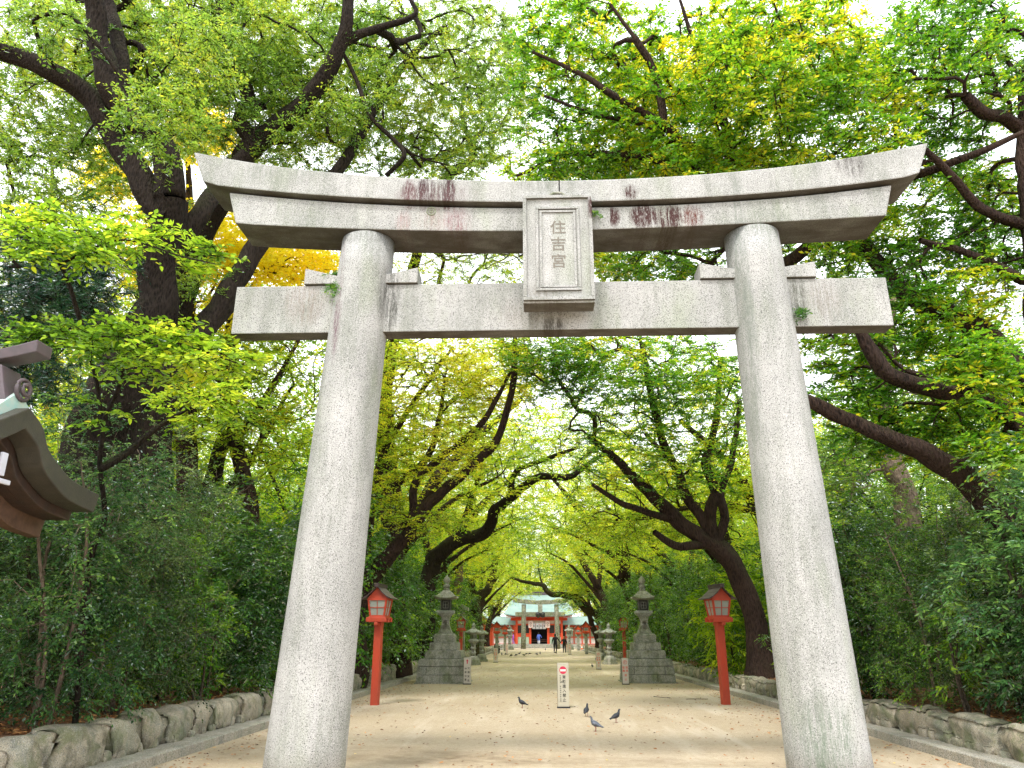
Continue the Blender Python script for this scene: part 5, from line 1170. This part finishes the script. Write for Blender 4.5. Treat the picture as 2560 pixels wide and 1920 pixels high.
for v in range(3):
    random.seed(60+v); rn = random.uniform
    lim = [[(0,0,-.3,.36), (rn(-.2,.2),0,2,.28), (rn(-.5,.5),rn(-.4,.4),5,.22), (rn(-.6,.6),rn(-.6,.6),8,.15), (0,0,11,.07)], [(0,0,4,.15), (1.4,.3,6,.1), (2.6,.6,8.5,.05)], [(0,0,4.5,.15), (-1.4,-.5,6.5,.1), (-2.6,-.6,9,.05)]]
    T = ellip((0,0,8), (3.9,3.9,5.4), 430, .35, .5, 2.4)
    up.append(generic('broadleaf_tree', 'x', 'tree', lim, T, BD, M['lf_lime'], m=5, j=9, L=.95, s=.16, fine=False, tb=.45, flat=.4, lj=.7))
random.seed(9); k = 0
LV = [('lf_lime', 'lime'), ('lf_far', 'pale yellow-green'), ('lf_green', 'green'), ('lf_mid', 'deep green'), ('lf_gold', 'golden'), ('lf_camphor', 'olive-green')]
for s in (-1, 1):
    for row, (xo, y0, st) in enumerate(((10.5, 23, 9.5), (15.5, 19, 9.5), (22, 24, 11), (30, 30, 14))):
        y = y0
        while y < 118:
            c = up[k] if k < 3 else copy_tree(up[k % 3]); x = s*(xo+random.uniform(-1.4, 1.4))+.3; c.location = (x, y+random.uniform(-2, 2), .4); c.rotation_euler = (0, 0, random.uniform(0, 6.28)); sc = random.uniform(.85, 1.15)*(1+.08*row)*(.8 if (s > 0 and y < 32) else 1); c.scale = (sc, sc, sc)
            w = [4, 3, 2, 1, .5 if s < 0 else .1, 1.5] if y > 30 else [5, 1, 2, 1, .8 if s < 0 else 0, 2]; q = random.choices(range(6), w)[0]; recolor(c, M[LV[q][0]])
            c['label'] = '%s broadleaf tree in the wood to the %s of the path' % (LV[q][1], 'left' if s < 0 else 'right'); c['group'] = '%s trees in the %s wood' % (LV[q][1], 'left' if s < 0 else 'right'); k += 1; y += st
# trees behind the shrine
for x in np.linspace(-34, 34, 12):
    c = copy_tree(up[k % 3]); c.location = (x+random.uniform(-1, 1), random.uniform(160, 172), 0); sc = random.uniform(1.25, 1.6); c.scale = (sc,)*3; c.rotation_euler = (0, 0, random.uniform(0, 6)); q = random.choice([0, 1, 1, 2, 4]); recolor(c, M[LV[q][0]])
    c['label'] = 'tall %s tree standing behind the shrine roofs' % LV[q][1]; c['group'] = '%s trees behind the shrine' % LV[q][1]; k += 1
for x in (-13, -7, -1.5, 4.5, 10.5, 16):
    c = copy_tree(up[k % 3]); c.location = (x, random.uniform(137, 143), 0); c.scale = (1.7, 1.7, random.uniform(1.55, 1.8)); c.rotation_euler = (0, 0, random.uniform(0, 6)); recolor(c, M['lf_far'])
    c['label'] = 'tall pale yellow-green tree rising between the shrine gate and the hall'; c['group'] = 'tall trees between gate and hall'; k += 1
for s in (-1, 1):   # crowns closing in beside the gate
    for (x, y) in ((12.5, 113), (15, 121), (18, 132)):
        c = copy_tree(up[k % 3]); c.location = (s*x+.3, y, .3); sc = random.uniform(.8, 1.0); c.scale = (sc,)*3; q = random.choice([0, 1, 2, 3]); recolor(c, M[LV[q][0]])
        c['label'] = '%s broadleaf tree in the wood to the %s of the path' % (LV[q][1], 'left' if s < 0 else 'right'); c['group'] = '%s trees in the %s wood' % (LV[q][1], 'left' if s < 0 else 'right'); k += 1

# --- evergreen understorey
def shrub_proto(name, seed, h, rad, ncl, leaf_, s, L, m, j, fine, wr=.45, z0=.40, tb=.46):
    random.seed(seed); rn = random.uniform; lim = []
    for q in range(3):
        a = rn(0, 6.28); lim.append([(.12*math.cos(a), .12*math.sin(a), -.25, .034), (.25*math.cos(a+.3), .25*math.sin(a+.3), h*.28, .027), (rad*.45*math.cos(a), rad*.45*math.sin(a), h*.6, .022), (rad*.5*math.cos(a-.4), rad*.5*math.sin(a-.4), h*.88, .01)])
    root = thing(name, 'x', 'shrub', (0, 0, 0)); S = Skel()
    for l in lim: S.limb(l, step=.25, join=False)
    T = np.concatenate([ellip((0,0,h*.56), (rad, rad, h*.46), int(ncl*.85), .4, .9, z0), ellip((0,0,h*.2), (rad*.95, rad*.95, h*.16), int(ncl*.15), .3, .5, .15)]); O0 = S.attach(T, step=.35); S.mesh('stems', M['bark_stem'], root, k=.0018)
    O = unit(unit(T-np.array([0,0,h*.5]))+.5*O0); V, Fc, ti, A, B = sprays(T, O, m=m, j=j, L=L, s=s, wr=wr, fine=fine, flat=.6, spread=1.0, droop=.35, tip=.3, lj=.7, tb=tb+rng.normal(0, .14, len(T)))
    fast_mesh('foliage', V, Fc, leaf_, root, tint=ti); return root
ns = [shrub_proto('evergreen_shrub', 80+v, 3.7, 1.25, (620, 560, 760)[v], M['lf_dark'], (.058, .105, .042)[v], (.28, .30, .24)[v], 5, (9, 7, 10)[v], True, wr=(.45, .34, .5)[v]) for v in range(3)]
def place(src, used, x, y, z, rz, sc, label, group=None, leaf=None):
    c = src if not used.get(src.name) else copy_tree(src); used[src.name] = 1; c.location = (x, y, z); c.rotation_euler = (0, 0, rz); c.scale = sc if hasattr(sc, '__len__') else (sc,)*3; c['label'] = label
    if group: c['group'] = group
    if leaf:
        for ch in kids(c):
            if ch.name.startswith('foliage'): ch.material_slots[0].link = 'OBJECT'; ch.material_slots[0].material = leaf
    return c
used = {}; random.seed(21)
def stems(root, m_):
    for ch in kids(root):
        if ch.name.startswith('stems'): ch.material_slots[0].link = 'OBJECT'; ch.material_slots[0].material = m_
NL = [(-6.15, 10.0, 1.0, 0, 'bushy evergreen shrub at the bottom left corner below the copper roof'), (-7.6, 11.6, 1.12, 2, 'tall dark evergreen shrub under the tip of the copper roof'), (-6.3, 12.0, 1.08, 2, 'fine-leaved evergreen shrub right of the copper roof above the boulders'), (-8.8, 10.2, 1.1, 0, 'evergreen shrub behind the copper roof at the left edge'),
      (-6.7, 13.8, .78, 1, 'evergreen shrub in the middle of the left thicket'), (-6.15, 15.9, 1.0, 1, 'evergreen shrub just left of the left gate pillar'), (-7.8, 16.8, 1.2, 2, 'tall evergreen shrub behind the left thicket'), (-6.2, 18.6, 1.0, 1, 'evergreen shrub directly behind the left gate pillar'), (-9.6, 13.2, 1.0, 2, 'evergreen shrub at the foot of the big camphor tree'), (-9.2, 18.5, 1.3, 0, 'large evergreen shrub deep behind the left thicket')]
LF2 = leafmat('evergreen_leaves_warm', [(0,(.03,.08,.008)),(.4,(.06,.15,.015)),(.75,(.16,.28,.025)),(1,(.36,.46,.04))], .38, gloss=.14, rough=.45, patch=.8)
LF3 = leafmat('evergreen_leaves_blue', [(0,(.016,.05,.014)),(.4,(.045,.125,.030)),(.75,(.11,.24,.05)),(1,(.27,.44,.08))], .36, gloss=.16, rough=.42, patch=.8)
LF4 = leafmat('evergreen_leaves_grey', [(0,(.024,.050,.014)),(.4,(.065,.120,.034)),(.75,(.14,.22,.06)),(1,(.28,.37,.10))], .36, gloss=.12, rough=.5)
LF5 = leafmat('camellia_leaves', [(0,(.010,.045,.006)),(.4,(.035,.115,.012)),(.75,(.10,.23,.02)),(1,(.25,.40,.03))], .34, gloss=.35, rough=.3)
for i_, (x, y, sc, v, lab) in enumerate(NL): place(ns[v], used, x, y, .35, random.uniform(0, 6.28), (sc, sc, sc*random.uniform(.95, 1.05)), lab, None, (LF3, LF4, LF4, LF3, M['lf_mid'], LF5, M['lf_dark'], LF5, M['lf_dark'], M['lf_dark'])[i_])
NR = [(6.9, 10.6, .88, 1, 'evergreen shrub at the right edge above the boulders'), (7.4, 12.6, .92, 0, 'rounded evergreen shrub right of the right gate pillar'), (6.5, 13.6, .9, 2, 'small-leaved shrub close beside the right gate pillar'), (8.6, 11.6, 1.0, 2, 'teal-green shrub below the big zelkova limb'), (6.6, 16.2, 1.0, 1, 'dark shrub directly behind the right gate pillar'), (8.4, 15.0, 1.05, 0, 'dark evergreen shrub in the second row on the right'), (7.5, 19.2, .95, 2, 'shrub to the right of the right red lantern post'), (10.4, 13.6, 1.15, 1, 'tall evergreen shrub at the far right edge'), (8.6, 19, 1.2, 0, 'tall shrub in the shade behind the right red lantern post')]
for i_, (x, y, sc, v, lab) in enumerate(NR): place(ns[v], used, x, y, .38, random.uniform(0, 6.28), (sc, sc, sc*random.uniform(.92, 1.02)), lab, None, (LF3, LF4, M['lf_dark'], LF4, LF5, LF2, LF5, LF3, M['lf_dark'])[i_])
fs = [shrub_proto('evergreen_bush', 90+v, 4.6, 1.9, 300, M['lf_dark'], .12, .45, 5, 8, False, z0=.5) for v in range(3)]
k = 0
for s in (-1, 1):
    for row, (xo, y0, st) in enumerate(((6.6, 22.5, 3.3), (9.3, 21, 4.2), (13, 20, 5.5), (19, 22, 7))):
        y = y0
        while y < 94:
            if s > 0 and row == 0 and y < 28: y += st; continue
            lf = random.choices([M['lf_dark'], M['lf_mid'], M['lf_green']], [5, 2.2, .8])[0]; nm = {'evergreen_leaves': 'dark', 'glossy_green_leaves': 'glossy green', 'zelkova_green_leaves': 'bright green'}[lf.name]
            if row == 3: hgt = 1.5
            else: hgt = random.uniform(.85, 1.25)
            side = 'left' if s < 0 else 'right'
            place(fs[k % 3], used, s*(xo+random.uniform(-.4, .4)+(0 if y < 55 else min(2.6, (y-55)*.09)))+.3, y+random.uniform(-.5, .5), .35, random.uniform(0, 6.28), (random.uniform(.9, 1.15),)*2+(hgt,), '%s evergreen bush filling the %s side of the avenue' % (nm, side), '%s bushes of the %s understorey' % (nm, side), lf); k += 1; y += st*(1 if y < 60 else 1.35)
for i_, o_ in enumerate([o_ for o_ in bpy.data.objects if o_.name.startswith('evergreen_shrub')]):
    if i_ % 3 == 0: stems(o_, BP)
# bright bush beside the right tower
bb = shrub_proto('laurel_bush', 99, 3.5, 1.15, 260, M['lf_lime'], .17, .4, 4, 7, True, wr=.30, z0=.6, tb=.35); place(bb, used, 6.35, 25.6, .35, 1.0, 1.0, 'bright yellow-green long-leaved bush between the right tower lantern and red post', None)
recolor_f = [ch for ch in kids(bb) if ch.name.startswith('foliage')][0]
# saplings with bare stems by the wall
sp_ = shrub_proto('sapling', 101, 2.4, .5, 46, M['lf_mid'], .11, .25, 4, 6, True, wr=.3, z0=.9, tb=.7)
for (x, y, sc, lab) in ((-5.75, 13.6, .8, 'small sapling with pale fresh leaves above the left boulders'), (-5.95, 11.2, .7, 'sapling with yellow-green leaves near the left shrub stems'), (6.3, 12.0, .85, 'thin sapling above the boulders beside the right pillar'), (6.15, 17.6, .9, 'thin dark-stemmed sapling behind the right red lantern post'), (6.5, 20.6, 1.0, 'slim sapling among leaf litter right of the right red lantern post')):
    place(sp_, used, x, y, .38, random.uniform(0, 6), sc, lab)

# ---- ferns in the joints of the gate
def fern(label, c, n, L, seed):
    o = thing('fern_tuft', label, 'fern', tuple(c)); C = np.array([c])+rng.normal(0, .025, (n, 3)); O = unit(rng.normal(0, 1, (n, 3))+[0, -.9, .2])
    V, Fc, ti, A, B = sprays(C, O, m=5, j=9, L=L, s=.045, wr=.3, droop=.8, flat=.5, spread=.9, tb=np.full(n, .4)); fast_mesh('fronds', V-np.array(c), Fc, M['lf_mid'], o, tint=ti)
fern('fern tuft hanging in the left joint between pillar and tie beam', (-2.56, 8.64, 5.74), 8, .15, 1); fern('fern tuft on the left wedge of the left pillar', (-2.62, 8.75, 5.98), 6, .13, 2)
fern('fern tuft hanging in the right joint between pillar and tie beam', (3.30, 8.66, 5.30), 7, .12, 3); fern('tiny fern beside the right side of the name tablet', (.78, 8.47, 6.62), 4, .10, 4)

# ---- fallen leaves
def litter(name, n, fx, label, s0, s1, tb0=.45, tsd=.25):
    P = np.array([fx() for _ in range(n)]); a = rng.uniform(0, 6.28, n); D = np.stack([np.cos(a), np.sin(a), rng.normal(0, .12, n)], 1); N = unit(np.stack([rng.normal(0, .3, n), rng.normal(0, .3, n), np.ones(n)], 1))
    V, Fc, rep = leafgeo(P, unit(D), N, rng.uniform(s0, s1, n), .5, True, droop=.1); o = fast_mesh(name, V, Fc, M['litter'], None, tint=np.clip(np.tile(rng.normal(tb0, tsd, n), rep), 0, 1)); tag(o, label, 'fallen leaves', kind='stuff')
def fl():
    s = random.random() < .5; y = 9.3+30*random.random()**1.5; x = random.uniform(0, 1)**1.3*6; x = (KL-.95-x) if s else (KR+.95+x); return (x, y, bedz(x, y)+.012+random.random()*.03)
litter('leaf_litter', 24000, fl, 'brown fallen leaves covering the planting beds', .05, .09, .5)
def fp():
    y = 8+34*random.random()**1.3; e = random.random()
    x = random.uniform(KL+.1, KR-.1) if e < .6 else (random.choice((KL+.1+abs(random.gauss(0, .5)), KR-.1-abs(random.gauss(0, .6))))); return (x, y, .020+random.random()*.006+.0)
litter('path_leaves', 3800, fp, 'scattered dry leaves lying on the sandy path', .025, .07, .4, .3)
# sticks on the path
for (x, y, a, lab) in ((4.0, 20.8, .2, 'thin fallen twig on the path left of the right red post'), (3.2, 21.4, 2.4, 'curved fallen twig lying on the sand near the right red post')):
    m = MB(); m.tube([(0.35*(t-.5)*1.6, .05*math.sin(t*5), .012) for t in np.linspace(0, 1, 7)], .006, 5); o = m.build('fallen_twig', BB); o.location = (x, y, .012); o.rotation_euler = (0, 0, a); tag(o, lab, 'twig')

# ================================================================ LIGHT
w = bpy.data.worlds.new('World'); scene.world = w; w.use_nodes = True; nt = w.node_tree; nt.nodes.clear()
SUN_EL, SUN_AZ = R(58), R(200)     # azimuth measured clockwise from +Y
out = nt.nodes.new('ShaderNodeOutputWorld'); bg = nt.nodes.new('ShaderNodeBackground'); sky = nt.nodes.new('ShaderNodeTexSky'); sky.sky_type = 'NISHITA'; sky.sun_disc = False; sky.sun_elevation = SUN_EL; sky.sun_rotation = SUN_AZ
sky.air_density = 1.0; sky.dust_density = 3.0
bg.inputs[1].default_value = .11; nt.links.new(sky.outputs[0], bg.inputs[0])
tcn = nt.nodes.new('ShaderNodeTexCoord'); nn = nt.nodes.new('ShaderNodeTexNoise'); nn.inputs['Scale'].default_value = 2.2; nn.inputs['Detail'].default_value = 5; nt.links.new(tcn.outputs['Generated'], nn.inputs['Vector'])
rp = nt.nodes.new('ShaderNodeValToRGB'); rp.color_ramp.elements[0].position = .34; rp.color_ramp.elements[0].color = (.62,.62,.62,1); rp.color_ramp.elements[1].position = .55; rp.color_ramp.elements[1].color = (1,1,1,1); nt.links.new(nn.outputs['Fac'], rp.inputs[0])
cl_ = nt.nodes.new('ShaderNodeBackground'); cl_.inputs[0].default_value = (.92,.955,1,1); cl_.inputs[1].default_value = CLOUD
mx = nt.nodes.new('ShaderNodeMixShader'); nt.links.new(rp.outputs[0], mx.inputs[0]); nt.links.new(bg.outputs[0], mx.inputs[1]); nt.links.new(cl_.outputs[0], mx.inputs[2]); nt.links.new(mx.outputs[0], out.inputs[0])
sl = bpy.data.lights.new('sun', 'SUN'); sl.energy = SUNE; sl.angle = R(10); sl.color = (1, .965, .91); so = bpy.data.objects.new('sun', sl); COL.objects.link(so)
d = Vector((math.sin(SUN_AZ)*math.cos(SUN_EL), math.cos(SUN_AZ)*math.cos(SUN_EL), math.sin(SUN_EL))); so.rotation_euler = d.to_track_quat('Z', 'Y').to_euler()
scene.view_settings.view_transform = 'Standard'; scene.view_settings.look = 'None'; scene.view_settings.exposure = 0; scene.view_settings.gamma = 1
scene.cycles.max_bounces = 6; scene.cycles.diffuse_bounces = 4; scene.cycles.transmission_bounces = 4; scene.cycles.use_adaptive_sampling = True; scene.cycles.adaptive_threshold = .04; scene.cycles.adaptive_min_samples = 16; scene.cycles.transparent_max_bounces = 6; scene.cycles.glossy_bounces = 3
scene.cycles.use_denoising = True; scene.cycles.sample_clamp_indirect = 8
